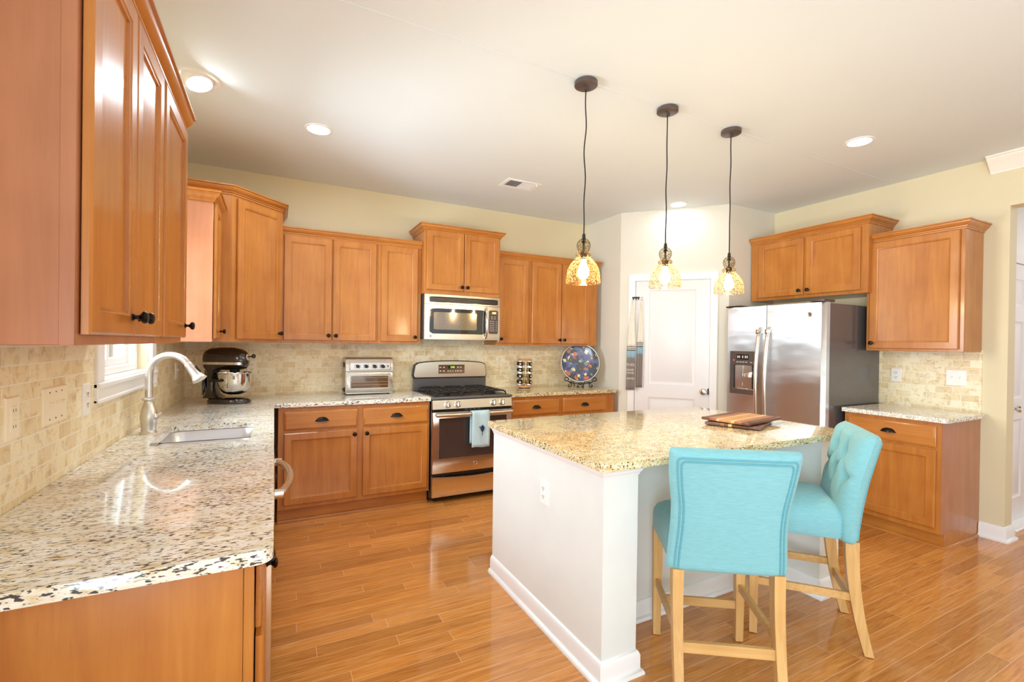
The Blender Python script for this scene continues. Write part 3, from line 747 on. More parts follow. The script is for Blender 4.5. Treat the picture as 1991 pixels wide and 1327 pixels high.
# dishwasher
t = thing('dishwasher', 'stainless dishwasher with a bowed bar handle under the left counter', 'dishwasher', (0.0, 1.756, 0), PI / 2)
MB().box(0, 0.610, 0.035, 0.60, 0.10, 0.878).build('tub', 'blackmatte', t)
MB().box(0.004, 0.606, 0.0, 0.035, 0.115, 0.742, 0.004, 2).build('door', 'steel', t)
MB().box(0.004, 0.606, -0.006, 0.035, 0.746, 0.876, 0.010, 3).build('control_panel', 'steel', t)
hp = [(0.06 + 0.49 * i / 16, -0.010 - 0.052 * math.sin(PI * i / 16) ** 0.6, 0.845) for i in range(17)]
h = MB().tube(hp, 0.014, 10).build('handle', 'steel', t)
for x in (0.065, 0.545): MB().cyl((x, 0.0, 0.845), (x, -0.034, 0.845), 0.017).build('bracket', 'chrome', h)
MB().box(0, 0.61, 0.06, 0.60, 0.0, 0.10).build('kick_plate', 'blackmatte', t)

# ------------------------------------------------------------------ worktops
def worktop(outline, hole, label, mat, z0=0.882, z1=ZT, open_edges=()):
    bm = bmesh.new()
    o = [bm.verts.new((x, y, z1)) for x, y in outline]
    eds = [bm.edges.new((o[i], o[(i + 1) % len(o)])) for i in range(len(o))]
    if hole:
        h = [bm.verts.new((x, y, z1)) for x, y in hole]
        eds += [bm.edges.new((h[i], h[(i + 1) % len(h)])) for i in range(len(h))]
    r = bmesh.ops.triangle_fill(bm, use_beauty=True, use_dissolve=False, edges=eds)
    ret = bmesh.ops.extrude_face_region(bm, geom=list(bm.faces))
    for g in ret['geom']:
        if isinstance(g, bmesh.types.BMVert): g.co.z = z0
    bmesh.ops.recalc_face_normals(bm, faces=bm.faces)
    be = []
    for e in bm.edges:
        if abs(e.verts[0].co.z - e.verts[1].co.z) < 1e-6 and e.calc_face_angle(0) > 1.0:
            mid = (e.verts[0].co + e.verts[1].co) / 2
            if open_edges is None or any(abs((mid.x if ax == 'x' else mid.y) - v) < 0.06 for ax, v in open_edges): be.append(e)
    bmesh.ops.bevel(bm, geom=be, offset=0.012, segments=4, profile=0.5, affect='EDGES', clamp_overlap=True)
    mb = MB().from_bm(bm)
    o = mb.build('countertop', mat)
    return tag(o, label, 'countertop')
XE = 0.003; YE = 3.845
sx0, sx1, sy0, sy1 = -0.490, -0.098, 2.500, 3.072
hole = rrect(sx0, sx1, sy0, sy1, 0.055, 6)[::-1]
near = arc_pts(XE - 0.035, 1.172 + 0.035, 0.035, -PI / 2, 0, 6)
out = [(XL + 0.011, 1.172)] + near + [(XE, YE), (1.200, YE), (1.200, YB - 0.011), (XL + 0.011, YB - 0.011)]
worktop(out, hole, 'speckled cream granite countertop around the sink, L-shaped along the left and back walls', 'granite',
        open_edges=[('x', XE), ('y', 1.172), ('y', YE)])
worktop([(1.972, YE)] + arc_pts(3.245 - 0.03, YE + 0.03, 0.03, -PI / 2, 0, 5) + [(3.245, YB - 0.011), (1.972, YB - 0.011)], None,
        'short granite countertop right of the stove under the spice rack and plate', 'granite2', open_edges=[('y', YE), ('x', 3.245)])
worktop([(4.052, 2.088), (4.052, 1.436 + 0.03)] + arc_pts(4.052 + 0.03, 1.436 + 0.03, 0.03, PI, 1.5 * PI, 5)[1:] + [(XR - 0.011, 1.436), (XR - 0.011, 2.088)], None,
        'small granite countertop right of the refrigerator', 'granite', open_edges=[('x', 4.052), ('y', 1.436)])
IX0, IX1, IY0, IY1 = 1.150, 2.940, 1.442, 2.566
worktop(rrect(IX0, IX1, IY0, IY1, 0.03, 5), None, 'large golden granite worktop on the white island', 'granite2', open_edges=None)

# sink
t = thing('kitchen_sink', 'stainless undermount double bowl sink under the arched faucet', 'sink', ((sx0 + sx1) / 2, (sy0 + sy1) / 2, 0.70))
def bowl(x0, x1, y0, y1, ztop, zb):
    mb = MB(); rings = []
    for ins, z, r in [(-0.016, ztop, 0.065), (0.0, ztop, 0.06), (0.004, ztop - 0.006, 0.06), (0.012, ztop - 0.09, 0.06), (0.018, zb + 0.03, 0.06), (0.030, zb + 0.008, 0.055), (0.052, zb, 0.04)]:
        rings.append([(x, y, z) for x, y in rrect(x0 + ins, x1 - ins, y0 + ins, y1 - ins, r, 6)])
    return mb.loops(rings, True, False, True)
yd = 2.755
far = bowl(sx0 - 0.004, sx1 + 0.004, yd + 0.012, sy1 + 0.004, 0.880, 0.70); far.build('far_bowl', 'sinksteel', t, world=True)
nb = bowl(sx0 - 0.004, sx1 + 0.004, sy0 - 0.004, yd - 0.012, 0.880, 0.70); nb.build('near_bowl', 'sinksteel', t, world=True)
MB().box(sx0, sx1, yd - 0.016, yd + 0.016, 0.856, 0.866, 0.004, 2).build('bowl_divider', 'sinksteel', t, world=True)
for yy in (2.63, 2.90):
    MB().lathe([(0.042, 0), (0.042, 0.003), (0.030, 0.003), (0.026, 0.001), (0.0, 0.001)], ((sx0 + sx1) / 2, yy, 0.701), 20).build('drain', 'chrome', t, world=True)

# faucet
t = thing('kitchen_faucet', 'brushed nickel pull-down faucet with a high arched neck behind the sink', 'faucet', (-0.553, 2.871, ZT), -0.36)
MB().lathe([(0.036, 0), (0.036, 0.004), (0.031, 0.010), (0.030, 0.020), (0.033, 0.050), (0.036, 0.080), (0.034, 0.105), (0.026, 0.135), (0.020, 0.155), (0.021, 0.162), (0.030, 0.168), (0.030, 0.174), (0.020, 0.180), (0.0, 0.181)], (0, 0, 0), 32).build('body', 'nickel', t)
Rr = 0.098; pts = [(0, 0, 0.175), (0, 0, 0.22), (0, 0, 0.26)]
hz = 0.293
pts += [(0, 0, hz - 0.01)] + [(Rr - Rr * math.cos(a), 0, hz + Rr * math.sin(a)) for a in [PI * 0.82 * i / 22 for i in range(23)]]
MB().tube(pts, 0.0165, 16).build('neck', 'nickel', t)
e = Vector(pts[-1]); d = (Vector(pts[-1]) - Vector(pts[-2])).normalized()
sh = MB().lathe([(0.0165, -0.004), (0.018, 0.0), (0.019, 0.004), (0.0185, 0.012), (0.021, 0.035), (0.024, 0.065), (0.030, 0.084), (0.034, 0.090), (0.034, 0.096), (0.028, 0.098), (0.0, 0.098)], e, 24, d).build('spray_head', 'nickel', t)
sd = Vector((0.75, 0.0, 0.5)).normalized(); q = e + d * 0.045 + Vector((d.z * -1, 0, d.x)).normalized() * 0.019
MB().box(-0.008, 0.008, -0.006, 0.006, -0.022, 0.022, 0.004, 2, m=Matrix.Translation(q) @ Vector((0, 0, 1)).rotation_difference(d).to_matrix().to_4x4()).build('spray_button', 'black', sh)
MB().lathe([(0.017, 0.0), (0.016, 0.010), (0.010, 0.016), (0.0, 0.018)], (0.026, 0.0, 0.082), 18, (1, 0, 0.15)).tube([(0.038, 0.0, 0.084), (0.046, 0.004, 0.092), (0.050, 0.012, 0.102)], 0.0055, 8, radii=[0.007, 0.006, 0.004]).build('lever', 'nickel', t)

# ------------------------------------------------------------------ island
t = thing('kitchen_island', 'white painted island base with end walls and knee space for stools', 'island', (2.045, 2.0, 0))
bx0, bx1, by0, by1 = 1.191, 2.880, 1.490, 2.545
wt = 0.182; ky = 1.775
MB().box(bx0, bx0 + wt, by0, by1, 0, 0.881).build('end_wall', 'island', t, world=True)
MB().box(bx1 - wt, bx1, by0, by1, 0, 0.881).build('end_wall', 'island', t, world=True)
MB().box(bx0 + wt, bx1 - wt, ky, ky + 0.10, 0, 0.881).build('knee_wall', 'island', t, world=True)
MB().box(bx0 + wt, bx1 - wt, ky + 0.10, by1, 0.10, 0.881).build('cabinet_body', 'wood', t, world=True)
BB = [(0, 0), (0.028, 0), (0.028, 0.010), (0.022, 0.020), (0.014, 0.024), (0.014, 0.078), (0.009, 0.092), (0.004, 0.098), (0, 0.100)]
path = [(bx0, by1), (bx0, by0), (bx0 + wt, by0), (bx0 + wt, ky), (bx1 - wt, ky), (bx1 - wt, by0), (bx1, by0), (bx1, by1)]
MB().sweep(path, BB).build('baseboard', 'trim', t, world=True)
CT = [(0, 0.842), (0.004, 0.842), (0.006, 0.852), (0.012, 0.858), (0.014, 0.866), (0.024, 0.872), (0.026, 0.880), (0, 0.880)]
MB().sweep([(bx0, by1), (bx0, by0), (bx0 + wt, by0), (bx0 + wt, ky)], CT).build('cove_moulding', 'trim', t, world=True)
MB().sweep([(bx1 - wt, ky), (bx1 - wt, by0), (bx1, by0), (bx1, by1)], CT).build('cove_moulding', 'trim', t, world=True)

# ------------------------------------------------------------------ outlets and switches
def plate(label, cat, name, loc, rz, w, h, mat, kind):
    # centred on loc, facing -Y before rotation
    t = thing(name, label, cat, loc, rz)
    MB().panel(-w / 2, w / 2, -h / 2, h / 2, [(0, 0), (0, -0.003), (0.003, -0.006), (0.006, -0.006)]).build('cover_plate', mat, t)
    def slot(x, z):
        MB().panel(x - 0.016, x + 0.016, z - 0.014, z + 0.014, [(0, -0.006), (0.002, -0.0085), (0.004, -0.0085)]).build('receptacle', mat, t)
        MB().box(x - 0.008, x - 0.005, -0.0092, -0.008, z - 0.002, z + 0.007).box(x + 0.005, x + 0.008, -0.0092, -0.008, z - 0.001, z + 0.007).lathe([(0.0028, 0), (0.0028, 0.0012)], (x, -0.008, z - 0.007), 8, (0, -1, 0)).build('slots', 'slot', t)
    def toggle(x):
        MB().box(x - 0.004, x + 0.004, -0.018, -0.005, 0.001, 0.012, 0.002).box(x - 0.006, x + 0.006, -0.0075, -0.005, -0.012, 0.012, 0.001).build('toggle', mat, t)
    if kind == 'duplex': slot(0, 0.020); slot(0, -0.020)
    if kind == 'rocker':
        MB().panel(-0.0165, 0.0165, -0.034, 0.034, [(0, -0.006), (0.001, -0.008), (0.004, -0.0085)]).build('rocker', mat, t)
        MB().box(-0.009, 0.009, -0.0105, -0.008, 0.002, 0.009, 0.001).box(-0.009, 0.009, -0.0105, -0.008, -0.009, -0.002, 0.001).build('button', mat, t)
        MB().box(-0.008, -0.006, -0.009, -0.008, 0.018, 0.026).box(0.006, 0.008, -0.009, -0.008, 0.018, 0.026).box(-0.008, -0.006, -0.009, -0.008, -0.026, -0.018).box(0.006, 0.008, -0.009, -0.008, -0.026, -0.018).build('slots', 'slot', t)
    if kind == 't1': toggle(0)
    if kind == 't2': toggle(-0.023); toggle(0.023)
    if kind == 't3': toggle(-0.046); toggle(0); toggle(0.046)
    xs = {'t2': (-0.023, 0.023), 't3': (-0.046, 0, 0.046)}.get(kind, (0,))
    for x in xs:
        for z in ((0.0,) if kind == 'duplex' else (-h * 0.36, h * 0.36)):
            MB().lathe([(0.003, 0), (0.0025, 0.001), (0, 0.001)], (x, -0.006, z), 8, (0, -1, 0)).build('screw', mat if kind != 't3' else 'slot', t)
    return t
lx = XL + TT
plate('almond outlet with test buttons on the left wall tile, nearest the viewer', 'outlet', 'wall_outlet', (lx, 1.735, 1.163), PI / 2, 0.076, 0.118, 'almond', 'rocker')
plate('wide almond triple switch plate on the left wall tile', 'switch', 'light_switch', (lx, 2.010, 1.167), PI / 2, 0.182, 0.118, 'almond', 't3')
plate('pale outlet against the near edge of the sink window trim', 'outlet', 'wall_outlet', (lx, 2.292, 1.152), PI / 2, 0.074, 0.122, 'whiteplastic', 'duplex')
plate('white outlet on the left wall seen through the arch of the faucet', 'outlet', 'wall_outlet', (lx, 3.462, 1.160), PI / 2, 0.074, 0.122, 'whiteplastic', 'duplex')
plate('pale switch plate on the left wall closest to the back corner', 'switch', 'light_switch', (lx, 4.105, 1.155), PI / 2, 0.074, 0.120, 'whiteplastic', 't1')
plate('pale outlet on the back wall tile beside the stand mixer', 'outlet', 'wall_outlet', (-0.168, YB - TT, 1.158), 0, 0.076, 0.120, 'almond', 'duplex')
plate('white outlet on the right wall tile near the refrigerator', 'outlet', 'wall_outlet', (XR - TT, 2.000, 1.166), -PI / 2, 0.072, 0.116, 'whiteplastic', 'duplex')
plate('wide white double switch plate on the right wall tile', 'switch', 'light_switch', (XR - TT, 1.612, 1.168), -PI / 2, 0.122, 0.122, 'whiteplastic', 't2')
plate('white outlet on the end wall of the island', 'outlet', 'wall_outlet', (bx0, 1.946, 0.655), -PI / 2, 0.074, 0.118, 'whiteplastic', 'duplex')
# ------------------------------------------------------------------ emblem shared by the appliances: ringed disc with a looping monogram
def emblem(parent, x, y, z, r):
    b = MB().lathe([(r, 0), (r, 0.0015), (r * 0.86, 0.0022), (r * 0.80, 0.0015), (0, 0.0015)], (x, y, z), 24, (0, -1, 0)).build('emblem', 'chrome', parent)
    mono = MB()
    mono.tube([(x - 0.10 * r, y - 0.0022, z + 0.45 * r), (x - 0.42 * r, y - 0.0022, z + 0.35 * r), (x - 0.50 * r, y - 0.0022, z - 0.05 * r), (x - 0.25 * r, y - 0.0022, z - 0.40 * r), (x - 0.02 * r, y - 0.0022, z - 0.1 * r), (x - 0.2 * r, y - 0.0022, z + 0.02 * r)], r * 0.07, 6)
    mono.tube([(x + 0.45 * r, y - 0.0022, z + 0.42 * r), (x + 0.15 * r, y - 0.0022, z + 0.40 * r), (x + 0.12 * r, y - 0.0022, z + 0.08 * r), (x + 0.35 * r, y - 0.0022, z + 0.04 * r), (x + 0.10 * r, y - 0.0022, z - 0.05 * r), (x + 0.15 * r, y - 0.0022, z - 0.42 * r), (x + 0.48 * r, y - 0.0022, z - 0.36 * r)], r * 0.07, 6)
    mono.build('monogram', 'darkpanel', b)

# ------------------------------------------------------------------ gas stove
RX, RY, RW = 1.204, 3.812, 0.762
t = thing('gas_stove', 'stainless gas stove with black grates and four front knobs', 'stove', (RX, RY, 0))
MB().box(0.0, RW, 0.036, 0.655, 0.035, 0.893, 0.003).build('body', 'black', t)
for x in (0.05, RW - 0.05): MB().cyl((x, 0.10, 0.0), (x, 0.10, 0.036), 0.018, n=10).build('foot', 'rubber', t)
mb = MB().box(-0.002, RW + 0.002, 0.0, 0.655, 0.893, 0.914, 0.006, 2)
mb.build('cooktop', 'greyside', t)
MB().box(0.03, RW - 0.03, 0.045, 0.575, 0.9135, 0.9160, 0.001).build('burner_tray', 'iron', t)
def slab_front(x0, x1, z0, z1, y0, y1, b=0.006, bow=0.0, nz=8):
    mb = MB(); rings = []
    for i in range(nz + 1):
        z = z0 + (z1 - z0) * i / nz
        yy = y0 - bow * math.sin(PI * i / nz)
        e = b if i in (0, nz) else 0
        rings.append([(x0, y1, z), (x0, yy + b, z), (x0 + b, yy + e, z), (x1 - b, yy + e, z), (x1, yy + b, z), (x1, y1, z)])
    return mb.loops(rings, True, True, True)
cp = MB().loops([[(0.002, 0.036, 0.812), (0.002, -0.004, 0.812), (RW - 0.002, -0.004, 0.812), (RW - 0.002, 0.036, 0.812)], [(0.002, 0.036, 0.888), (0.002, 0.010, 0.888), (RW - 0.002, 0.010, 0.888), (RW - 0.002, 0.036, 0.888)]]).build('control_panel', 'steel', t)
for fx in (0.135, 0.228, 0.572, 0.660):
    kb = MB().lathe([(0.033, 0.0), (0.033, 0.003), (0.029, 0.006), (0.026, 0.006)], (fx, 0.003, 0.850), 24, (0, -1, 0.18)).build('knob_bezel', 'steel', t)
    MB().lathe([(0.024, 0.004), (0.023, 0.022), (0.020, 0.028), (0.0, 0.029)], (fx, 0.003, 0.850), 24, (0, -1, 0.18)).box(fx - 0.0045, fx + 0.0045, -0.040, -0.018, 0.834, 0.880, 0.002).build('knob', 'chrome', kb)
MB().box(0.004, RW - 0.004, 0.010, 0.036, 0.788, 0.811).build('vent_gap', 'black', t)
mb = MB()
for x in (0.30, 0.34, 0.38, 0.42): mb.box(x, x + 0.025, 0.006, 0.012, 0.796, 0.803, 0.001)
mb.build('vent_slots', 'greyside', t)
dr = slab_front(0.004, RW - 0.004, 0.258, 0.784, -0.004, 0.036).build('oven_door', 'steel', t)
MB().panel(0.058, RW - 0.058, 0.385, 0.733, [(0, -0.004), (0, -0.0055), (0.004, -0.0065), (0.007, -0.0055)]).build('window', 'ovenglass', dr)
MB().tube([(0.02, -0.046, 0.766), (0.15, -0.058, 0.766), (0.381, -0.063, 0.766), (0.612, -0.058, 0.766), (0.742, -0.046, 0.766)], 0.0155, 14, flat=1.1).build('handle', 'steel', dr)
for x in (0.022, RW - 0.042): MB().box(x, x + 0.020, -0.046, -0.002, 0.752, 0.780, 0.003).build('handle_bracket', 'steel', dr)
emblem(dr, 0.40, -0.004, 0.322, 0.017)
MB().box(0.004, RW - 0.004, 0.004, 0.036, 0.236, 0.257).build('drawer_gap', 'black', t)
d2 = MB(); rings = []
for i in range(13):
    x = 0.004 + (RW - 0.008) * i / 12; dip = 0.020 * math.sin(PI * i / 12)
    rings.append([(x, 0.036, 0.055), (x, -0.002, 0.055), (x, -0.006, 0.062), (x, -0.004, 0.215 - dip), (x, -0.020, 0.229 - dip), (x, -0.018, 0.236 - dip), (x, 0.036, 0.236 - dip)])
d2.loops(rings); d2.build('storage_drawer', 'steel', t)
bgp = [(0.0, 1.036), (RW, 1.036), (RW + 0.010, 1.060), (RW - 0.006, 1.165), (RW - 0.022, 1.178)] + [(0.381 + 0.36 * math.cos(a), 1.178 + 0.030 * math.sin(a)) for a in [PI * k / 12 for k in range(1, 12)]] + [(0.022, 1.178), (0.006, 1.165), (-0.010, 1.060)]
MB().loops([[(x, 0.655, z) for x, z in bgp], [(x, 0.612, z) for x, z in bgp]]).build('backguard_frame', 'black', t)
ins = [(0.381 + (x - 0.381) * 0.975, 1.118 + (z - 1.118) * 0.90) for x, z in bgp]
bg2 = MB().loops([[(x, 0.613, z) for x, z in ins], [(x, 0.600, z) for x, z in ins]]).build('backguard_panel', 'steel', t)
MB().box(0.002, RW - 0.002, 0.600, 0.655, 0.914, 1.034, 0.004).build('backguard_base', 'greyside', t)
dp = MB().panel(0.245, 0.520, 1.078, 1.166, [(0, 0.601), (0, 0.597), (0.004, 0.596), (0.007, 0.5975)]).build('clock_panel', 'brownpanel', bg2)
MB().box(0.345, 0.420, 0.5945, 0.598, 1.126, 1.154).build('clock_window', 'black', bg2)
text('clock_digits', '2:08', 0.026, 'digit', bg2, Matrix.Translation((0.390, 0.594, 1.140)) @ FACE_FRONT)
mb = MB()
for x in (0.265, 0.300, 0.450, 0.480):
    for z in (1.140, 1.104): mb.box(x - 0.009, x + 0.009, 0.5955, 0.598, z - 0.006, z + 0.006, 0.001)
for x in (0.345, 0.370, 0.395, 0.425): mb.box(x - 0.007, x + 0.007, 0.5955, 0.598, 1.098, 1.108, 0.001)
mb.build('clock_buttons', 'whitemark', bg2)
# burners and grates
for (x, y, r) in [(0.155, 0.165, 0.050), (0.155, 0.445, 0.040), (0.381, 0.305, 0.050), (0.607, 0.165, 0.045), (0.607, 0.445, 0.038)]:
    MB().lathe([(r + 0.012, 0.0), (r + 0.010, 0.010), (r, 0.012), (r, 0.020), (r * 0.6, 0.024), (0, 0.024)], (x, y, 0.915), 20).build('burner', 'blackmatte', t)
for gx0, gx1 in ((0.040, 0.272), (0.278, 0.484), (0.490, 0.722)):
    g = MB(); zt = 0.952; xm = (gx0 + gx1) / 2
    def bar(p, q, r=0.0065): g.tube([p, q], r, 6)
    for y in (0.055, 0.305, 0.560):
        g.tube([(gx0, y, 0.918), (gx0 + 0.006, y, 0.940), (gx0 + 0.03, y, zt), (gx1 - 0.03, y, zt), (gx1 - 0.006, y, 0.940), (gx1, y, 0.918)], 0.0075, 8)
    for x in (gx0 + 0.03, xm, gx1 - 0.03):
        bar((x, 0.055, zt), (x, 0.560, zt))
    for y in (0.18, 0.43): bar((gx0 + 0.03, y, zt), (gx1 - 0.03, y, zt))
    g.build('grate', 'iron', t)

# dish towel over the oven handle
t = thing('dish_towel', 'pale blue dish towel with a dark tree motif hanging on the oven door handle', 'towel', (RX, RY, 0))
def drape(x0, x1, ytop, ztop, zf, zb, th, yf=-0.083, skew=0.0, fold=0.004):
    mb = MB(); nx = 10; prof = []
    for k in range(11): prof.append((yf - 0.002, zf + (ztop - 0.012 - zf) * k / 10))
    for k in range(1, 6): a = PI * k / 6; prof.append((ytop - (ytop - yf) * math.cos(a), ztop - 0.012 + 0.018 * math.sin(a)))
    for k in range(9): prof.append((2 * ytop - yf, ztop - 0.012 + (zb - ztop + 0.012) * k / 8))
    rings = []
    for s_ in (0, th):
        pass
    n = len(prof)
    grid = []
    for j, (y, z) in enumerate(prof):
        row = []
        for i in range(nx + 1):
            u = i / nx; wv = fold * math.sin(u * 9 + z * 14) * (0.4 if j > 10 else 1.0)
            row.append((x0 + (x1 - x0) * u + skew * (ztop - z), y + wv, z + 0.003 * math.sin(u * 7) * (1 if j in (0,) else 0)))
        grid.append(row)
    vs = [p for r in grid for p in r]; fs = []
    for j in range(n - 1):
        for i in range(nx): fs.append([j * (nx + 1) + i, j * (nx + 1) + i + 1, (j + 1) * (nx + 1) + i + 1, (j + 1) * (nx + 1) + i])
    return mb.add(vs, fs)
def solid(o, th, off=0):
    m = o.modifiers.new('thickness', 'SOLIDIFY'); m.thickness = th; m.offset = off; return o
tw = solid(drape(0.330, 0.497, -0.0612, 0.787, 0.476, 0.505, 0.006, -0.0865).build('cloth', 'towelblue', t), 0.005)
mb = MB()
mb.prism([(0.424 + 0.0190 * math.cos(a) * (1 + 0.12 * math.sin(5 * a)), 0.640 + 0.028 * math.sin(a) * (1 + 0.10 * math.cos(4 * a))) for a in [2 * PI * k / 20 for k in range(20)]], 0, 0.002)
mb.prism([(0.421, 0.615), (0.427, 0.615), (0.4265, 0.575), (0.4225, 0.575)], 0, 0.002).prism([(0.392, 0.655), (0.401, 0.660), (0.404, 0.654), (0.396, 0.648)], 0, 0.002)
for i, v in enumerate(mb.v): mb.v[i] = Vector((v.x, -0.0935 - v.z - 0.0035, v.y))
mb.build('tree_motif', 'navy', t)

# ------------------------------------------------------------------ over-the-range microwave
MX, MY, MZ, MW, MH = 1.2055, 4.092, 1.416, 0.757, 0.412
t = thing('microwave', 'stainless over-the-range microwave above the gas stove', 'microwave', (MX, MY, MZ))
MB().box(0, MW, 0.030, YB - 0.014 - MY, 0.0, MH - 0.001, 0.003).build('body', 'greyside', t)
def bow(x): return -0.020 * (1 - ((x - MW / 2) / (MW / 2)) ** 2)
def bow_panel(x0, x1, z0, z1, dy, th, n=18, r=0.0):
    mb = MB(); rings = []
    for i in range(n + 1):
        x = x0 + (x1 - x0) * i / n; y = bow(x) + dy
        ins = 0.0
        if r > 0:
            d_ = min(x - x0, x1 - x)
            if d_ < r: ins = r - math.sqrt(max(0, r * r - (r - d_) ** 2))
        rings.append([(x, y + th, z0 + ins), (x, y, z0 + ins), (x, y, z1 - ins), (x, y + th, z1 - ins)])
    return mb.loops(rings)
bow_panel(0.0, MW, 0.326, MH, 0.002, 0.045).build('vent_panel', 'steel', t)
bow_panel(0.045, MW - 0.025, 0.340, 0.392, 0.0005, 0.004, r=0.004).build('vent_grille', 'black', t)
for z in (0.350, 0.362, 0.374): bow_panel(0.050, MW - 0.030, z, z + 0.0045, -0.0015, 0.004).build('vent_slat', 'darkpanel', t)
dr = bow_panel(0.0, 0.612, 0.0, 0.322, 0.0, 0.045).build('door', 'steel', t)
bow_panel(0.046, 0.600, 0.052, 0.285, -0.0015, 0.004, r=0.018).build('window', 'mwglass', dr)
bow_panel(0.085, 0.505, 0.090, 0.250, -0.0022, 0.003, r=0.006).build('window_mesh', 'mwmesh', dr)
emblem(dr, 0.058, bow(0.058), 0.030, 0.012)
hx = 0.600
MB().tube([(hx, bow(hx) - 0.004 - 0.036 * math.sin(PI * k / 14) ** 0.5, 0.018 + 0.290 * k / 14) for k in range(15)], 0.011, 10, flat=1.0).build('handle', 'chrome', dr)
cp = bow_panel(0.614, MW, 0.0, 0.322, 0.0, 0.045).build('control_section', 'steel', t)
bow_panel(0.634, 0.735, 0.062, 0.288, -0.0015, 0.004, r=0.012).build('keypad', 'darkpanel', cp)
yk = bow(0.685) - 0.0035
MB().box(0.655, 0.714, yk + 0.0005, yk + 0.002, 0.252, 0.274).build('display', 'amber', cp)
text('display_digits', '2:08', 0.022, 'mint', cp, Matrix.Translation((0.690, yk - 0.0002, 0.263)) @ FACE_FRONT)
kb = MB()
for r_ in range(8):
    z = 0.226 - 0.0185 * r_ - (0.006 if r_ > 1 else 0)
    for x in ((0.668, 0.700) if r_ < 2 else (0.652, 0.670, 0.688, 0.716)):
        kb.box(x - (0.009 if r_ < 2 else 0.005), x + (0.009 if r_ < 2 else 0.005), bow(x) - 0.0032, bow(x) - 0.001, z - 0.0028, z + 0.0028)
kb.build('keys', 'whitemark', cp)

# ------------------------------------------------------------------ refrigerator
FXF, FY = 3.839, 3.022
t = thing('refrigerator', 'stainless side-by-side refrigerator with ice dispenser, against the right wall', 'refrigerator', (FXF, FY, 0), -PI / 2)
FW = 0.902
MB().box(0.002, FW - 0.002, 0.100, XR - 0.014 - FXF, 0.02, 1.745, 0.006).build('body', 'greyside', t)
MB().box(0.02, FW - 0.02, 0.060, 0.099, 0.0, 0.085).build('base_grille', 'blackmatte', t)
def fdoor(x0, x1, hinge_left):
    mb = MB(); n = 20; rings = []
    for i in range(n + 1):
        u = i / n; x = x0 + (x1 - x0) * u
        d_ = min(u, 1 - u) * (x1 - x0)
        outer = u if hinge_left else 1 - u
        y = 0.022 * (2 * abs(u - 0.5)) ** 2
        R = 0.030
        dd = outer * (x1 - x0)
        if dd < R: y += (R - math.sqrt(max(0, R * R - (R - dd) ** 2))) * 0.9
        rings.append([(x, 0.092, 0.090), (x, y + 0.004, 0.090), (x, y, 0.096), (x, y, 1.748), (x, y + 0.006, 1.754), (x, 0.092, 1.754)])
    return mb.loops(rings)
ld = fdoor(0.004, 0.410, True).build('left_door', 'fridgesteel', t)
rd = fdoor(0.418, FW - 0.002, False).build('right_door', 'fridgesteel', t)
def fhandle(x, par):
    n = 20; pts = [(x, 0.010 - 0.052 * min(1, math.sin(PI * k / n) ** 0.35) - 0.012 * math.sin(PI * k / n), 0.60 + 0.955 * k / n) for k in range(n + 1)]
    MB().tube(pts, 0.0165, 12).build('handle', 'steel', par)
    for z in (0.612, 1.500): MB().box(x - 0.013, x + 0.013, -0.045, 0.012, z, z + 0.044, 0.006, 2).build('handle_mount', 'chrome', par)
fhandle(0.368, ld); fhandle(0.452, rd)
emblem(rd, 0.792, 0.003, 1.655, 0.020)
MB().box(0.79, 0.90, 0.010, 0.16, 1.756, 1.776, 0.005, 2).build('hinge_cover', 'darkpanel', t)
MB().box(0.004, 0.16, 0.012, 0.16, 1.756, 1.770, 0.004, 2).build('hinge_cover', 'black', t)
dpn = MB()
x0, x1, z0, z1 = 0.072, 0.345, 0.950, 1.345
ck = (0.112, 0.312, 0.998, 1.218)
yv = -0.004
for q in [(x0, x1, ck[3], z1), (x0, x1, z0, ck[2]), (x0, ck[0], ck[2], ck[3]), (ck[1], x1, ck[2], ck[3])]: dpn.box(q[0], q[1], yv, 0.012, q[2], q[3])
dp = dpn.build('ice_dispenser', 'darkpanel', ld)
cv = MB().loops([[(ck[0], yv, ck[2]), (ck[1], yv, ck[2]), (ck[1], yv, ck[3]), (ck[0], yv, ck[3])], [(ck[0] + 0.004, 0.004, ck[2] + 0.006), (ck[1] - 0.004, 0.004, ck[2] + 0.006), (ck[1] - 0.004, 0.004, ck[3] - 0.004), (ck[0] + 0.004, 0.004, ck[3] - 0.004)]], True, False, True)
cv.build('dispenser_recess', 'black', ld)
MB().box(ck[0] + 0.09, ck[0] + 0.096, -0.004, 0.003, ck[2] + 0.03, ck[3] - 0.004, 0.001).build('nozzle_tube', 'chrome', ld)
pdl = MB(); rings = []
for k in range(9):
    a = PI * k / 8
    rings.append([(ck[0] + 0.150 + 0.045 * math.cos(a), -0.004 - 0.014 * math.sin(a), 1.145 + 0.015 * math.cos(a)), (ck[0] + 0.150 + 0.040 * math.cos(a), -0.006 - 0.020 * math.sin(a), 1.112), (ck[0] + 0.150 + 0.040 * math.cos(a), 0.003, 1.112), (ck[0] + 0.150 + 0.045 * math.cos(a), 0.003, 1.150)])
pdl.loops(rings).build('dispenser_paddle', 'steel', ld)
MB().box(ck[0] - 0.004, ck[1] + 0.004, -0.012, 0.0, ck[2] - 0.004, ck[2] + 0.004, 0.002).build('drip_tray', 'chrome', ld)
MB().panel(0.140, 0.265, 1.268, 1.318, [(0, yv), (0, yv - 0.001), (0.002, yv - 0.0015)]).build('display', 'black', ld)
for x in (0.155, 0.172, 0.205, 0.232, 0.250): MB().box(x - 0.005, x + 0.005, yv - 0.0022, yv, 1.282, 1.304).build('display_mark', 'whitemark', ld)
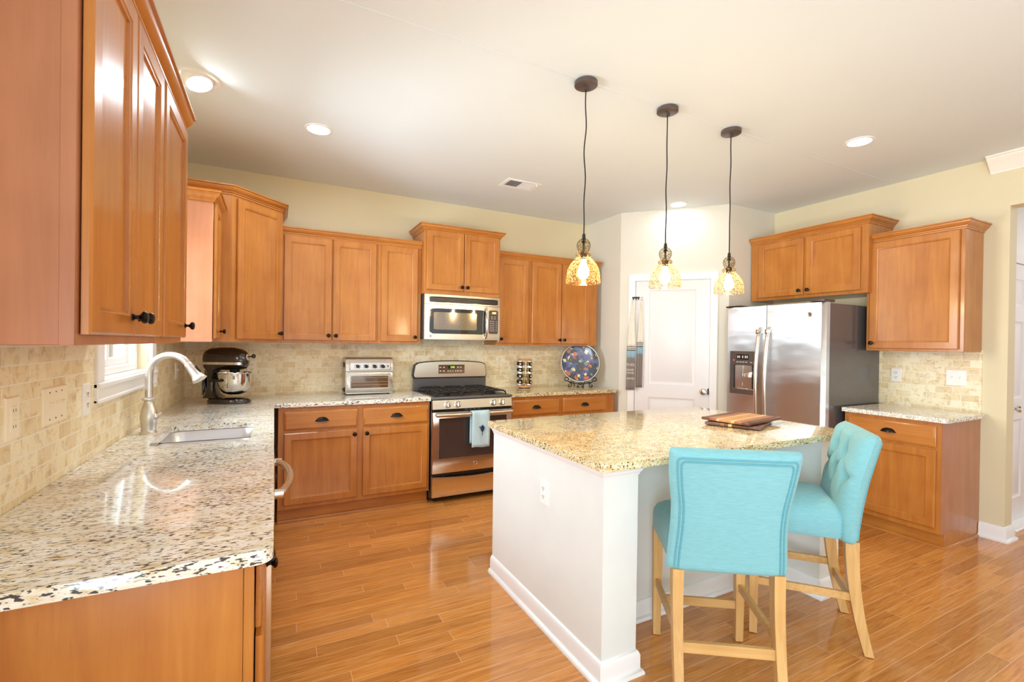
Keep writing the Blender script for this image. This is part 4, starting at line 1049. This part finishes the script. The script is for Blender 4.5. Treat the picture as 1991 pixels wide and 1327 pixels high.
for x in (0.150, 0.180, 0.210, 0.240, 0.290): MB().box(x - 0.010, x + 0.010, yv - 0.001, yv, 1.242, 1.248).build('touch_label', 'whitemark', ld)
MB().lathe([(0.007, 0), (0.006, 0.002), (0, 0.002)], (0.112, yv, 1.262), 12, (0, -1, 0)).build('indicator', 'redled', ld)

# ------------------------------------------------------------------ toaster oven
t = thing('toaster_oven', 'brushed steel toaster oven with four dials under the wall cabinets', 'toaster oven', (0.557, 4.258, ZT))
TW, TD = 0.408, 0.212
mb = MB(); sec = [(0, 0.018), (0.0, 0.235), (0.004, 0.285), (0.020, 0.316), (0.050, 0.328), (TD - 0.02, 0.328), (TD, 0.31), (TD, 0.018)]
mb.loops([[(x, y, z) for y, z in sec] for x in (0.0, 0.006, TW - 0.006, TW)])
mb.build('housing', 'ovensteel', t)
MB().panel(0.030, TW - 0.018, 0.214, 0.288, [(0, -0.001), (0, -0.006), (0.004, -0.008), (0.006, -0.006)]).build('control_panel', 'ovensteel', t)
for x in (0.098, 0.170, 0.242, 0.314):
    b = MB().lathe([(0.026, 0), (0.026, 0.004), (0.021, 0.006), (0.020, 0.004)], (x, -0.006, 0.252), 24, (0, -1, 0)).build('dial_ring', 'chrome', t)
    MB().lathe([(0.018, 0.003), (0.017, 0.018), (0.0, 0.019)], (x, -0.006, 0.252), 20, (0, -1, 0)).box(x - 0.003, x + 0.003, -0.032, -0.022, 0.240, 0.268, 0.001).build('dial', 'black', b)
MB().lathe([(0.007, 0), (0.007, 0.003), (0, 0.003)], (0.362, -0.006, 0.252), 12, (0, -1, 0)).build('indicator', 'black', t)
MB().box(0.0, TW, -0.002, 0.01, 0.202, 0.207).build('seam', 'black', t)
dr = MB().panel(0.004, TW - 0.004, 0.026, 0.200, [(0, 0), (0, -0.010), (0.003, -0.012), (0.034, -0.012), (0.038, -0.008)]).build('door', 'ovensteel', t)
MB().panel(0.044, TW - 0.044, 0.064, 0.162, [(0, -0.008), (0, -0.0095), (0.002, -0.0095)]).build('glass', 'toasterglass', dr)
mb = MB()
for z in (0.086, 0.112, 0.150): mb.box(0.050, TW - 0.050, -0.0105, -0.009, z, z + 0.0025)
mb.build('rack_bars', 'beech', dr)
MB().box(0.026, TW - 0.026, -0.040, -0.026, 0.177, 0.190, 0.004, 2).box(0.036, 0.050, -0.034, -0.008, 0.178, 0.188).box(TW - 0.050, TW - 0.036, -0.034, -0.008, 0.178, 0.188).build('handle', 'steel', dr)
MB().box(0.002, TW - 0.002, -0.006, 0.02, 0.008, 0.024, 0.003).build('crumb_tray', 'ovensteel', t)
for x in (0.035, TW - 0.035):
    for y in (0.03, TD - 0.03): MB().cyl((x, y, 0.0), (x, y, 0.020), 0.013, n=12).build('foot', 'rubber', t)
mb = MB()
for k in range(9): mb.box(-0.0012, 0.001, 0.05 + 0.015 * k, 0.056 + 0.015 * k, 0.24, 0.285)
mb.build('upper_vent', 'black', t); mb = MB()
for k in range(12): mb.box(-0.0012, 0.001, 0.020, 0.026, 0.06 + 0.013 * k, 0.064 + 0.013 * k)
mb.build('lower_vent', 'black', t)
MB().lathe([(0.020, 0), (0.020, 0.012), (0.010, 0.014), (0.009, 0.022), (0, 0.022)], (0.0, 0.05, 0.045), 14, (-1, 0, 0)).build('cord_stub', 'black', t)

# ------------------------------------------------------------------ stand mixer (local +x = front of the mixer head)
t = thing('stand_mixer', 'dark brown stand mixer with a steel bowl in the back left corner', 'mixer', (-0.325, 4.045, ZT), -0.474)
mb = MB(); rings = []
def egg(x, z, hy, hz, cz, n=20, flat=0.0, p=2.6):
    r = []
    for k in range(n):
        a = 2 * PI * k / n; c, s = math.cos(a), math.sin(a)
        r.append((x, hy * math.copysign(abs(c) ** (2 / p), c), cz + hz * math.copysign(abs(s) ** (2 / p), s)))
    return r
for x, hy, hz, cz in [(-0.150, 0.012, 0.030, 0.318), (-0.146, 0.040, 0.052, 0.318), (-0.128, 0.058, 0.072, 0.322), (-0.095, 0.065, 0.082, 0.327), (-0.02, 0.068, 0.085, 0.330), (0.07, 0.066, 0.084, 0.330), (0.125, 0.060, 0.076, 0.326), (0.152, 0.050, 0.062, 0.320), (0.164, 0.034, 0.045, 0.318), (0.168, 0.010, 0.016, 0.318)]:
    rings.append(egg(x, 0, hy, hz, cz))
mb.loops(rings); mb.build('motor_head', 'mixer', t)
MB().loops([[(x, y * k, z) for x, y in rrect(-0.151, 0.163, -0.0690, 0.0690, 0.055, 5)] for z, k in ((0.288, 1.0), (0.306, 1.0))]).build('trim_band', 'chrome', t)
hb = MB().lathe([(0.024, 0), (0.026, 0.012), (0.022, 0.016), (0, 0.016)], (0.160, 0, 0.345), 20, (1, 0, 0.05)).build('attachment_hub', 'chrome', t)
MB().cyl((0.175, 0, 0.346), (0.198, 0.0, 0.350), 0.005, n=8).lathe([(0.006, 0), (0.014, 0.006), (0.018, 0.018), (0.012, 0.026), (0, 0.028)], (0.196, 0, 0.350), 6, (1, 0, 0.05)).build('hub_knob', 'black', hb)
cn = MB(); rings = []
for z, xa, xb, hy in [(0.040, -0.140, -0.020, 0.062), (0.07, -0.126, -0.052, 0.050), (0.12, -0.118, -0.066, 0.043), (0.20, -0.116, -0.064, 0.042), (0.245, -0.124, -0.045, 0.048), (0.275, -0.140, 0.03, 0.056)]:
    rings.append([(x, y, z) for x, y in rrect(xa, xb, -hy, hy, min(0.02, hy * 0.8), 4)])
cn.loops(rings); cn.build('column', 'mixer', t)
bs = MB()
outl = [(0.155 * 1.0 * math.cos(a) * (1.1 if math.cos(a) > 0 else 0.95) + 0.02, 0.098 * math.sin(a) * (1.0 if math.cos(a) > 0 else 0.82)) for a in [2 * PI * k / 28 for k in range(28)]]
bs.loops([[(x * k, y * k, z) for x, y in outl] for k, z in ((0.96, 0.0), (1.0, 0.006), (1.0, 0.020), (0.93, 0.034), (0.70, 0.044))]); bs.build('base', 'mixer', t)
bw_ = MB()
prof = [(0.030, 0.070), (0.060, 0.074), (0.086, 0.092), (0.104, 0.125), (0.110, 0.165), (0.112, 0.222), (0.117, 0.226), (0.117, 0.230), (0.110, 0.228), (0.106, 0.165), (0.100, 0.125), (0.083, 0.096), (0.055, 0.080), (0.0, 0.078)]
bw_.lathe(prof, (0.072, 0, 0), 36); bo = bw_.build('mixing_bowl', 'chrome', t)
MB().lathe([(0.084, 0.090), (0.070, 0.078), (0.040, 0.068), (0.0, 0.066)], (0.072, 0, -0.001), 28).build('bowl_foot', 'black', bo)
MB().box(0.062, 0.082, -0.118, -0.111, 0.110, 0.200, 0.002).build('bowl_handle', 'chrome', bo)
MB().box(-0.070, -0.030, -0.075, 0.075, 0.168, 0.186, 0.004).box(-0.05, 0.05, -0.120, -0.112, 0.166, 0.184, 0.003).box(-0.05, 0.05, 0.112, 0.120, 0.166, 0.184, 0.003).build('bowl_arms', 'black', t)
MB().cyl((0.072, 0, 0.170), (0.072, 0, 0.262), 0.010, n=12).lathe([(0.034, 0), (0.036, 0.020), (0.026, 0.030)], (0.072, 0, 0.232), 20).build('beater_shaft', 'black', t)
MB().cyl((-0.06, -0.052, 0.225), (-0.02, -0.052, 0.250), 0.010, n=10).build('lift_lever', 'black', t)
cd = [(-0.130, 0.0, 0.19)]
pts = []
for k in range(60):
    a = k / 60 * 3 * 2 * PI
    pts.append((-0.150 - 0.010 * math.cos(a * 0.5), 0.012 * math.sin(a * 0.37), 0.135 + 0.078 * math.sin(a)))
MB().tube([(-0.118, 0, 0.10)] + pts + [(-0.150, 0, 0.24)], 0.0038, 6).build('power_cord', 'black', t)

# ------------------------------------------------------------------ spice carousel with jars
SC = Vector((2.385, 4.345))
t = thing('spice_rack', 'round revolving spice rack with beech discs right of the stove', 'spice rack', (SC.x, SC.y, ZT))
MB().lathe([(0.060, 0), (0.060, 0.008), (0.050, 0.009)], (0, 0, 0), 28).build('swivel', 'black', t)
MB().lathe([(0.0, 0.009), (0.076, 0.009), (0.079, 0.013), (0.079, 0.024), (0.076, 0.027), (0.0, 0.027)], (0, 0, 0), 32).build('bottom_disc', 'beech', t)
MB().lathe([(0.0, 0.288), (0.076, 0.288), (0.079, 0.292), (0.079, 0.303), (0.076, 0.307), (0.0, 0.307)], (0, 0, 0), 32).build('top_disc', 'beech', t)
tc = Vector((-0.481, -0.877)); rv = Vector((0.877, -0.481))
angs = [(-33, 'facing the viewer'), (57, 'on the right side'), (-123, 'on the left side')]
dirs = {}
for a, nm in angs:
    a = math.radians(a); dirs[nm] = tc * math.cos(a) + rv * math.sin(a)
pl = MB()
for a in (12, 102, -78, 192):
    a = math.radians(a); d_ = tc * math.cos(a) + rv * math.sin(a)
    ang = math.atan2(d_.y, d_.x)
    pl.box(0.034, 0.064, -0.0016, 0.0016, 0.027, 0.288, m=Matrix.Rotation(ang, 4, 'Z'))
pl.build('divider', 'chrome', t)
jar0 = None
rows = ['top row', 'second row from the top', 'third row from the top', 'bottom row']
for nm, d_ in dirs.items():
    for k, rw in enumerate(rows):
        z = 0.258 - 0.0645 * k
        lab = 'black-capped spice jar, %s, %s of the spice rack' % (rw, nm.replace('facing the viewer', 'column facing the viewer').replace('on the right side', 'right column').replace('on the left side', 'left column'))
        loc = (SC.x + d_.x * 0.030, SC.y + d_.y * 0.030, ZT + z)
        rz = math.atan2(d_.y, d_.x)
        if jar0 is None:
            jar0 = thing('spice_jar', lab, 'spice jar', loc, rz, 'spice jars in the revolving rack')
            MB().lathe([(0.0, 0), (0.0195, 0.0), (0.0205, 0.003), (0.0205, 0.034), (0.017, 0.038)], (0, 0, 0), 16, (1, 0, 0)).build('jar_body', 'cork', jar0)
            cpj = MB().lathe([(0.0205, 0.036), (0.0225, 0.038), (0.0225, 0.053), (0.019, 0.056), (0.017, 0.053), (0.0, 0.053)], (0, 0, 0), 18, (1, 0, 0)).build('cap', 'black', jar0)
            MB().lathe([(0.012, 0.0535), (0.012, 0.0542), (0, 0.0542)], (0, 0, 0), 14, (1, 0, 0)).build('cap_insert', 'whitemark', cpj)
        else:
            c = copy_tree(jar0); c.location = loc; c.rotation_euler = (0, 0, rz); c['label'] = lab

# ------------------------------------------------------------------ decorative plate on a scroll stand
pc = Vector((2.990, 4.175)); pn = Vector((-0.47, -0.883)).normalized()
prz = math.atan2(pn.y, pn.x) + PI / 2           # local -y faces the viewer
t = thing('plate_stand', 'black wrought iron scroll stand holding the painted plate', 'plate stand', (pc.x, pc.y, ZT), prz)
mb = MB()
def spiral(cx, cz, r0, r1, a0, turns, y, n=22):
    return [(cx + (r0 + (r1 - r0) * i / n) * math.cos(a0 + turns * 2 * PI * i / n), y, cz + (r0 + (r1 - r0) * i / n) * math.sin(a0 + turns * 2 * PI * i / n)) for i in range(n + 1)]
for s_ in (-1, 1):
    mb.tube([(s_ * (0.0 + x), -0.022, z) for x, z in [(0.0, 0.052), (0.06, 0.046), (0.110, 0.055), (0.145, 0.075)]] + [(s_ * (0.152 + 0.022 * math.cos(a)), -0.030, 0.092 + 0.020 * math.sin(a)) for a in [-0.9 + 4.6 * k / 14 for k in range(15)]], 0.0055, 8)
    mb.tube([(s_ * x, -0.022, z) for x, z in [(0.120, 0.058), (0.103, 0.048), (0.096, 0.028), (0.104, 0.010), (0.120, 0.0065), (0.131, 0.016), (0.128, 0.030), (0.118, 0.034)]], 0.0055, 8)
    mb.tube([(s_ * 0.115, -0.022, 0.052), (s_ * 0.10, 0.03, 0.060), (s_ * 0.06, 0.085, 0.055), (s_ * 0.05, 0.10, 0.0065)], 0.005, 8)
    mb.tube([(s_ * x, -0.024, z) for x, z in [(0.0, 0.034), (0.018, 0.040), (0.032, 0.030), (0.026, 0.014), (0.010, 0.008), (0.030, 0.0065), (0.042, 0.010)]], 0.0055, 8)
mb.build('scroll_frame', 'black', t)
PR = 0.212; lean = 0.20
t2 = thing('decorative_plate', 'large round plate painted blue with orange and cream figures', 'plate', (pc.x, pc.y, ZT + 0.060), prz)
pm = Matrix.Translation((0, -0.010, 0)) @ Matrix.Rotation(-lean, 4, 'X') @ Matrix.Translation((0, 0, PR)) @ Matrix.Rotation(PI / 2, 4, 'X')
MB().lathe([(0.0, 0.004), (0.12, 0.004), (0.155, 0.008), (0.196, 0.022)], (0, 0, 0), 56, None, False, False, m=pm).build('plate_face', 'plate', t2)
MB().lathe([(0.196, 0.022), (0.204, 0.0255)], (0, 0, 0), 56, None, False, False, m=pm).build('navy_band', 'platenavy', t2)
MB().lathe([(0.204, 0.0255), (0.210, 0.027), (PR, 0.025), (0.208, 0.019), (0.15, 0.000), (0.10, -0.006), (0.0, -0.006)], (0, 0, 0), 56, None, False, False, m=pm).build('rim', 'platerim', t2)

# ------------------------------------------------------------------ cutting boards
def cutting_board(label, loc, rz, w, d, mat):
    t = thing('cutting_board', label, 'cutting board', loc, rz, 'striped cutting boards')
    mb = MB(); th = 0.020; R_ = []
    for ins, z in [(0.004, 0.004), (0, 0.007), (0, th - 0.003), (0.003, th), (0.018, th), (0.020, th - 0.003), (0.024, th - 0.003), (0.026, th)]:
        R_.append([(x, y, z) for x, y in rrect(-w / 2 + ins, w / 2 - ins, -d / 2 + ins, d / 2 - ins, 0.006, 2)])
    mb.loops(R_); mb.build('board', mat, t)
    for x in (-w / 2 + 0.05, w / 2 - 0.05):
        for y in (-d / 2 + 0.04, d / 2 - 0.04): MB().lathe([(0.008, 0), (0.009, 0.0045), (0, 0.0045)], (x, y, 0), 10).build('foot', 'rubber', t)
cutting_board('lower dark striped cutting board lying on the island worktop', (2.530, 1.876, ZT), 0.43, 0.380, 0.300, 'board_b')
cutting_board('upper light striped cutting board stacked crosswise on the darker one', (2.556, 1.880, ZT + 0.021), 0.18, 0.415, 0.290, 'board_a')
# ------------------------------------------------------------------ counter stools (local +y = front)
def stool(label, loc, rz):
    t = thing('counter_stool', label, 'stool', loc, rz, 'aqua tufted counter stools')
    mb = MB(); R_ = []
    for ins, z, r in [(0.020, 0.510, 0.04), (0.006, 0.516, 0.045), (0.0, 0.530, 0.05), (0.0, 0.590, 0.05), (0.004, 0.612, 0.05), (0.016, 0.634, 0.05), (0.038, 0.653, 0.05), (0.072, 0.669, 0.05), (0.110, 0.680, 0.045), (0.150, 0.685, 0.03)]:
        R_.append([(x, y, z) for x, y in rrect(-0.216 + ins, 0.216 - ins, -0.165 + ins * 0.6, 0.226 - ins, max(0.012, r - ins * 0.1), 6)])
    mb.loops(R_); mb.build('seat', 'aqua', t)
    # backrest
    Z0, Z1 = 0.505, 1.000
    def hw(z):
        v = (z - Z0) / (Z1 - Z0)
        return 0.228 - 0.010 * math.sin(PI * min(1, v / 0.85)) ** 2 + 0.014 * max(0, v - 0.55) / 0.45
    def yc(z):
        v = (z - Z0) / (Z1 - Z0); return -0.178 - 0.085 * v ** 1.6
    def th(z):
        v = (z - Z0) / (Z1 - Z0); return 0.040 + 0.008 * math.sin(PI * v) + 0.008 * max(0, v - 0.6)
    BT = [(-0.30, 0.895), (0.30, 0.895), (-0.62, 0.785), (0.0, 0.785), (0.62, 0.785)]
    PL = [((-0.30, 0.895), (-0.30, 1.0)), ((0.30, 0.895), (0.30, 1.0)), ((-0.30, 0.895), (0.0, 0.785)), ((0.30, 0.895), (0.0, 0.785)), ((-0.30, 0.895), (-0.62, 0.785)), ((0.30, 0.895), (0.62, 0.785)), ((-0.62, 0.785), (-1.0, 0.80)), ((0.62, 0.785), (1.0, 0.80)),
          ((0.0, 0.785), (0.0, 0.66)), ((-0.62, 0.785), (-0.60, 0.66)), ((0.62, 0.785), (0.60, 0.66))]
    def dip(u, z):
        x = u * 0.22; d = 0.0
        for bu, bz in BT:
            r2 = (x - bu * 0.22) ** 2 + (z - bz) ** 2
            d += 0.026 * math.exp(-r2 / (2 * 0.022 ** 2))
        best = 1.0
        for (au, az), (cu, cz_) in PL:
            ax, cx = au * 0.22, cu * 0.22
            k = max(0, min(1, ((x - ax) * (cx - ax) + (z - az) * (cz_ - az)) / ((cx - ax) ** 2 + (cz_ - az) ** 2)))
            fade = 1.0 if cz_ > 0.7 else (1 - k)
            dd = math.hypot(x - ax - k * (cx - ax), z - az - k * (cz_ - az))
            best = min(best, 1 - fade * math.exp(-dd ** 2 / (2 * 0.011 ** 2)))
        return d + 0.015 * (1 - best) - 0.010
    def prof_y(u, side, z):
        return yc(z) + side * th(z) * max(0.0, 1 - abs(u) ** 6) ** 0.5
    mb = MB(); R_ = []
    nx, nz = 44, 56
    for k in range(nz + 1):
        v = k / nz; zz = Z0 + (Z1 - Z0) * v
        e = 1.0; rr = 0.035
        if Z1 - zz < rr: e = math.sqrt(max(0.0, 1 - ((rr - (Z1 - zz)) / rr) ** 2))
        if zz - Z0 < 0.012: e = min(e, 0.75 + 0.25 * (zz - Z0) / 0.012)
        w_ = hw(zz) * (0.955 + 0.045 * e)
        ring = []
        for side in (1, -1):
            for i in range(nx + 1):
                u = -1 + 2 * i / nx
                if side < 0: u = -u
                u = math.sin(u * PI / 2) * 0.35 + u * 0.65
                y = yc(zz) + (prof_y(u, side, zz) - yc(zz)) * max(e, 0.03)
                if side > 0: y -= dip(u, zz) * max(0, 1 - abs(u) ** 8) * e
                ring.append((u * w_, y, zz))
        R_.append(ring)
    mb.loops(R_); back = mb.build('backrest', 'aqua', t, angle=80)
    def rear(ins, zt):
        pts = []
        for k in range(25):
            z = Z0 + 0.012 + (zt - Z0 - 0.030) * k / 24; u = -(1 - ins / hw(z)); pts.append((u * hw(z), prof_y(u, -1, z) - 0.001, z))
        for k in range(1, 5):
            a = PI / 2 * k / 4; z = zt - 0.018 + 0.018 * math.sin(a); x = -(hw(z) - ins) + 0.018 * (1 - math.cos(a)); pts.append((x, prof_y(x / hw(z), -1, z) - 0.001, z))
        return pts
    def pipe(ins, zt):
        l = rear(ins, zt); r = [(-x, y, z) for x, y, z in reversed(l)]
        z = l[-1][2]; x0 = l[-1][0]
        mid = [(x0 + (-2 * x0) * k / 14, prof_y((x0 - 2 * x0 * k / 14) / hw(z), -1, z) - 0.001, z) for k in range(1, 14)]
        return l + mid + r
    MB().tube(pipe(0.026, 0.966), 0.0040, 8).tube(pipe(0.040, 0.953), 0.0040, 8).build('piping', 'aquadark', back)
    for bu, bz in BT:
        y = prof_y(bu, 1, bz) - dip(bu, bz)
        MB().lathe([(0.010, 0), (0.009, 0.003), (0.005, 0.005), (0, 0.0055)], (bu * 0.22, y - 0.001, bz), 12, (0, 1, 0)).build('button', 'aqua', back)
    # legs
    for sx in (-1, 1):
        m_ = MB(); x = sx * 0.188
        m_.loops([[(x - a, 0.205 - a, z), (x + a, 0.205 - a, z), (x + a, 0.205 + a, z), (x - a, 0.205 + a, z)] for z, a in ((0.004, 0.0165), (0.30, 0.0195), (0.513, 0.0215))])
        lg = m_.build('leg', 'oak', t)
        MB().cyl((x, 0.205, 0.0), (x, 0.205, 0.005), 0.010, n=10).build('glide', 'rubber', lg)
        m_ = MB(); R_ = []
        for k in range(13):
            v = k / 12; z = 0.004 + 0.506 * v; y = -0.188 - 0.072 * (1 - v) ** 2.0; a = 0.0165 + 0.004 * v; b = 0.018 + 0.009 * v
            R_.append([(x - a, y - b, z), (x + a, y - b, z), (x + a, y + b, z), (x - a, y + b, z)])
        m_.loops(R_); lg = m_.build('leg', 'oak', t)
        MB().cyl((x, -0.258, 0.0), (x, -0.258, 0.005), 0.010, n=10).build('glide', 'rubber', lg)
    def yl(z): return -0.188 - 0.072 * (1 - (z - 0.004) / 0.506) ** 2
    MB().box(-0.172, 0.172, 0.195, 0.213, 0.150, 0.190, 0.002).build('stretcher', 'oakx', t)
    MB().box(-0.172, 0.172, yl(0.21) - 0.010, yl(0.21) + 0.010, 0.190, 0.232, 0.002).build('stretcher', 'oakx', t)
    for sx in (-1, 1):
        MB().box(sx * 0.188 - 0.009, sx * 0.188 + 0.009, yl(0.255) + 0.018, 0.188, 0.238, 0.274, 0.002).build('stretcher', 'oakx', t)
    return t
stool('aqua tufted counter stool seen from behind, piping on its back, nearer the viewer', (1.690, 1.376, 0), math.radians(-34))
stool('aqua tufted counter stool turned sideways showing its buttoned backrest, farther right', (2.362, 1.424, 0), math.radians(41.1))

# ------------------------------------------------------------------ pendants
GP = [(0.0915, 0.0), (0.0925, 0.006), (0.0905, 0.030), (0.088, 0.054), (0.082, 0.078), (0.070, 0.102), (0.050, 0.125), (0.037, 0.140), (0.0375, 0.146), (0.0425, 0.154), (0.038, 0.162), (0.027, 0.168), (0.030, 0.178), (0.036, 0.192), (0.0375, 0.204), (0.034, 0.220), (0.024, 0.234), (0.012, 0.240)]
def pendant(label, x, y, zb, wob):
    t = thing('pendant_light', label, 'pendant light', (x, y, zb), 0, 'seeded glass pendants over the island')
    H = ZC - zb
    MB().lathe([(0.058, H - 0.0005), (0.062, H - 0.004), (0.062, H - 0.022), (0.056, H - 0.026), (0.0, H - 0.026)], (0, 0, 0), 32).build('canopy', 'darkpanel', t)
    MB().cyl((0, 0, H - 0.026), (0, 0, H - 0.046), 0.008, n=12).cyl((0.025, 0.01, H - 0.026), (0.025, 0.01, H - 0.034), 0.004, n=8).cyl((-0.025, -0.01, H - 0.026), (-0.025, -0.01, H - 0.034), 0.004, n=8).build('canopy_screws', 'darkpanel', t)
    n = 30; pts = []
    for k in range(n + 1):
        v = k / n; z = 0.262 + (H - 0.040 - 0.262) * v
        a = wob * math.sin(PI * v)
        pts.append((a * math.sin(v * 17 + x * 5), a * 0.5 * math.cos(v * 13), z))
    MB().tube(pts, 0.0034, 8).build('cord', 'black', t)
    MB().cyl((0, 0, 0.236), (0, 0, 0.266), 0.011, 0.008, n=14).build('cap', 'black', t)
    MB().lathe(GP, (0, 0, 0), 48, None, False, False).build('glass_shade', 'seeded', t)
    MB().cyl((0, 0, 0.236), (0, 0, 0.170), 0.006, n=10).lathe([(0.010, 0.228), (0.012, 0.222), (0.006, 0.216)], (0, 0, 0), 12).cyl((0, 0, 0.172), (0, 0, 0.128), 0.0175, n=18).cyl((0, 0, 0.166), (0, 0, 0.160), 0.023, n=18).build('socket', 'bronze', t)
    MB().lathe([(0.0, 0.022), (0.012, 0.026), (0.024, 0.036), (0.031, 0.054), (0.030, 0.070), (0.021, 0.092), (0.0135, 0.110), (0.013, 0.127)], (0, 0, 0), 24).build('bulb', 'bulb', t)
pendant('seeded glass pendant light with a kinked cord, leftmost over the island', 1.475, 2.045, 1.715, 0.006)
pendant('seeded glass pendant light in front of the white pantry door, middle of three', 2.068, 2.043, 1.730, 0.0025)
pendant('seeded glass pendant light closest to the refrigerator, rightmost of three', 2.638, 2.049, 1.732, 0.003)

# ------------------------------------------------------------------ recessed ceiling lights and vent
def can(label, x, y, r, eyeball=False, lamp='led'):
    t = thing('recessed_light', label, 'ceiling light', (x, y, ZC), 0)
    MB().lathe([(r, 0.0), (r, -0.004), (r - 0.010, -0.007), (r * 0.80, -0.006), (r * 0.76, -0.001)], (0, 0, 0), 40, None, False, False).build('trim_ring', 'trim', t)
    if eyeball:
        d = Vector((0.30, -0.22, -1)).normalized()
        b = MB().lathe([(r * 0.74, -0.01), (r * 0.73, 0.010), (r * 0.66, 0.026), (r * 0.56, 0.036), (r * 0.54, 0.033)], (0, 0, 0), 32, d, False, False).build('eyeball', 'trim', t)
        MB().lathe([(r * 0.54, 0.031), (r * 0.3, 0.034), (0, 0.035)], (0, 0, 0), 28, d, False, True).build('lamp', 'led', b)
    else:
        MB().lathe([(r * 0.77, -0.0015), (r * 0.5, -0.004), (0, -0.005)], (0, 0, 0), 32, None, False, True).build('lamp', lamp, t)
    return t
can('white eyeball recessed light beside the crown of the nearest wall cabinet', -0.385, 3.022, 0.108, True)
can('lit recessed light over the left counter, near the corner cabinet', 0.248, 3.350, 0.086)
can('lit recessed light on the right side of the ceiling near the white crown moulding', 3.538, 1.742, 0.086, False, 'led_dim')
can('lit recessed light in front of the pantry wall, partly behind a pendant cord', 3.566, 3.360, 0.086, False, 'led_dim')
t = thing('ceiling_vent', 'white metal ceiling air vent above the stove', 'vent', (1.925, 3.632, ZC), 0)
VW, VD = 0.165, 0.100
mb = MB()
for q in [(-VW, VW, -VD, -VD + 0.030), (-VW, VW, VD - 0.030, VD), (-VW, -VW + 0.036, -VD + 0.03, VD - 0.03), (VW - 0.036, VW, -VD + 0.03, VD - 0.03), (-0.008, 0.008, -VD + 0.03, VD - 0.03)]:
    mb.box(q[0], q[1], q[2], q[3], -0.007, -0.0005, 0.002)
mb.build('frame', 'trim', t)
MB().box(-VW + 0.034, VW - 0.034, -VD + 0.028, VD - 0.028, -0.0012, -0.0004).build('duct_opening', 'slot', t)
for s_ in (-1, 1):
    mb = MB()
    for k in range(9):
        x = s_ * (0.018 + 0.0125 * k)
        mb.box(-0.0045, 0.0045, -VD + 0.030, VD - 0.030, -0.0005, 0.0005, m=Matrix.Translation((x, 0, -0.0045)) @ Matrix.Rotation(s_ * 0.75, 4, 'Y'))
    mb.build('louvres', 'trim', t)
MB().box(0.112, 0.120, -VD + 0.012, -VD + 0.018, -0.026, -0.006, 0.001).build('lever', 'trim', t)

# ------------------------------------------------------------------ towels on the pantry door trim
def towel(label, s, zt, zb, w, y, group, z_str, lettered):
    p = dpt(s); t = thing('hand_towel', label, 'towel', (p.x, p.y, zb), math.atan2(dv.y, dv.x), group)
    def seg(name, z0, z1, mat, n=8):
        mb = MB(); rows = []
        for k in range(n + 1):
            z = z0 + (z1 - z0) * k / n
            f = 1.0 if z < z_str - zb else max(0.16, 1 - 0.84 * ((z - (z_str - zb)) / (zt - z_str)) ** 1.1)
            rows.append([((-w / 2 + w * i / 14) * f - 0.012 * (1 - z / (zt - zb)) , y - 0.010 * math.cos((i / 14 - 0.2) * 2.1 * PI) * (0.55 + 0.45 * f) - 0.004 * (1 - f), z) for i in range(15)])
        vs = [q for r in rows for q in r]
        fs = [[a * 15 + b, a * 15 + b + 1, (a + 1) * 15 + b + 1, (a + 1) * 15 + b] for a in range(n) for b in range(14)]
        return solid(mb.add(vs, fs).build(name, mat, t), 0.006)
    zs = z_str - zb; zg = zs - 0.135
    seg('taupe_end', 0.0, zg, 'towelgrey'); seg('blue_band', zg, zs - 0.055, 'towelband', 3); 
    for k, (a, b) in enumerate([(0.055, 0.046), (0.036, 0.029), (0.019, 0.012)]): seg('stripe', zs - a, zs - b, 'slot', 1)
    for a, b in [(0.046, 0.036), (0.029, 0.019)]: seg('cream_stripe', zs - a, zs - b, 'towelcream', 1)
    seg('cream_top', zs - 0.012, zt - zb, 'towelcream', 14)
    if lettered:
        for word, z, sz in [('TOES', 1.180, 0.036), ('SAND', 1.126, 0.030), ('WINE', 1.094, 0.030), ('HAND', 1.036, 0.032)]:
            text('lettering', word, sz, 'paper', t, Matrix.Translation((-0.012, y - 0.0165, z - zb)) @ FACE_FRONT)
    return t
towel('taupe and cream hand towel with white lettering hanging on the pantry door trim', 0.136, 1.862, 0.917, 0.086, -0.044, 'hanging hand towels', 1.385, True)
towel('narrow folded taupe hand towel behind the lettered one on the pantry door', 0.222, 1.862, 0.945, 0.058, -0.016, 'hanging hand towels', 1.425, False)
p = dpt(0.165)
t = thing('towel_hook', 'small black double hook holding the towels at the pantry door trim', 'hook', (p.x, p.y, 1.875), math.atan2(dv.y, dv.x))
mb = MB()
for s_ in (-0.022, 0.006, 0.030):
    mb.tube([(s_ - 0.012, -0.022, 0.016), (s_ - 0.002, -0.026, 0.018), (s_ + 0.004, -0.040, 0.006), (s_ + 0.002, -0.050, -0.012), (s_, -0.060, -0.010), (s_ - 0.002, -0.062, 0.004)], 0.0042, 8)
mb.build('hooks', 'black', t)
MB().box(-0.036, 0.040, -0.024, -0.0205, 0.006, 0.022, 0.001).lathe([(0.005, 0), (0.004, 0.004), (0, 0.004)], (0.062, 0.012, 0.018), 8, (0, -1, 0)).lathe([(0.005, 0), (0.004, 0.004), (0, 0.004)], (0.062, 0.012, -0.008), 8, (0, -1, 0)).build('bar', 'black', t)
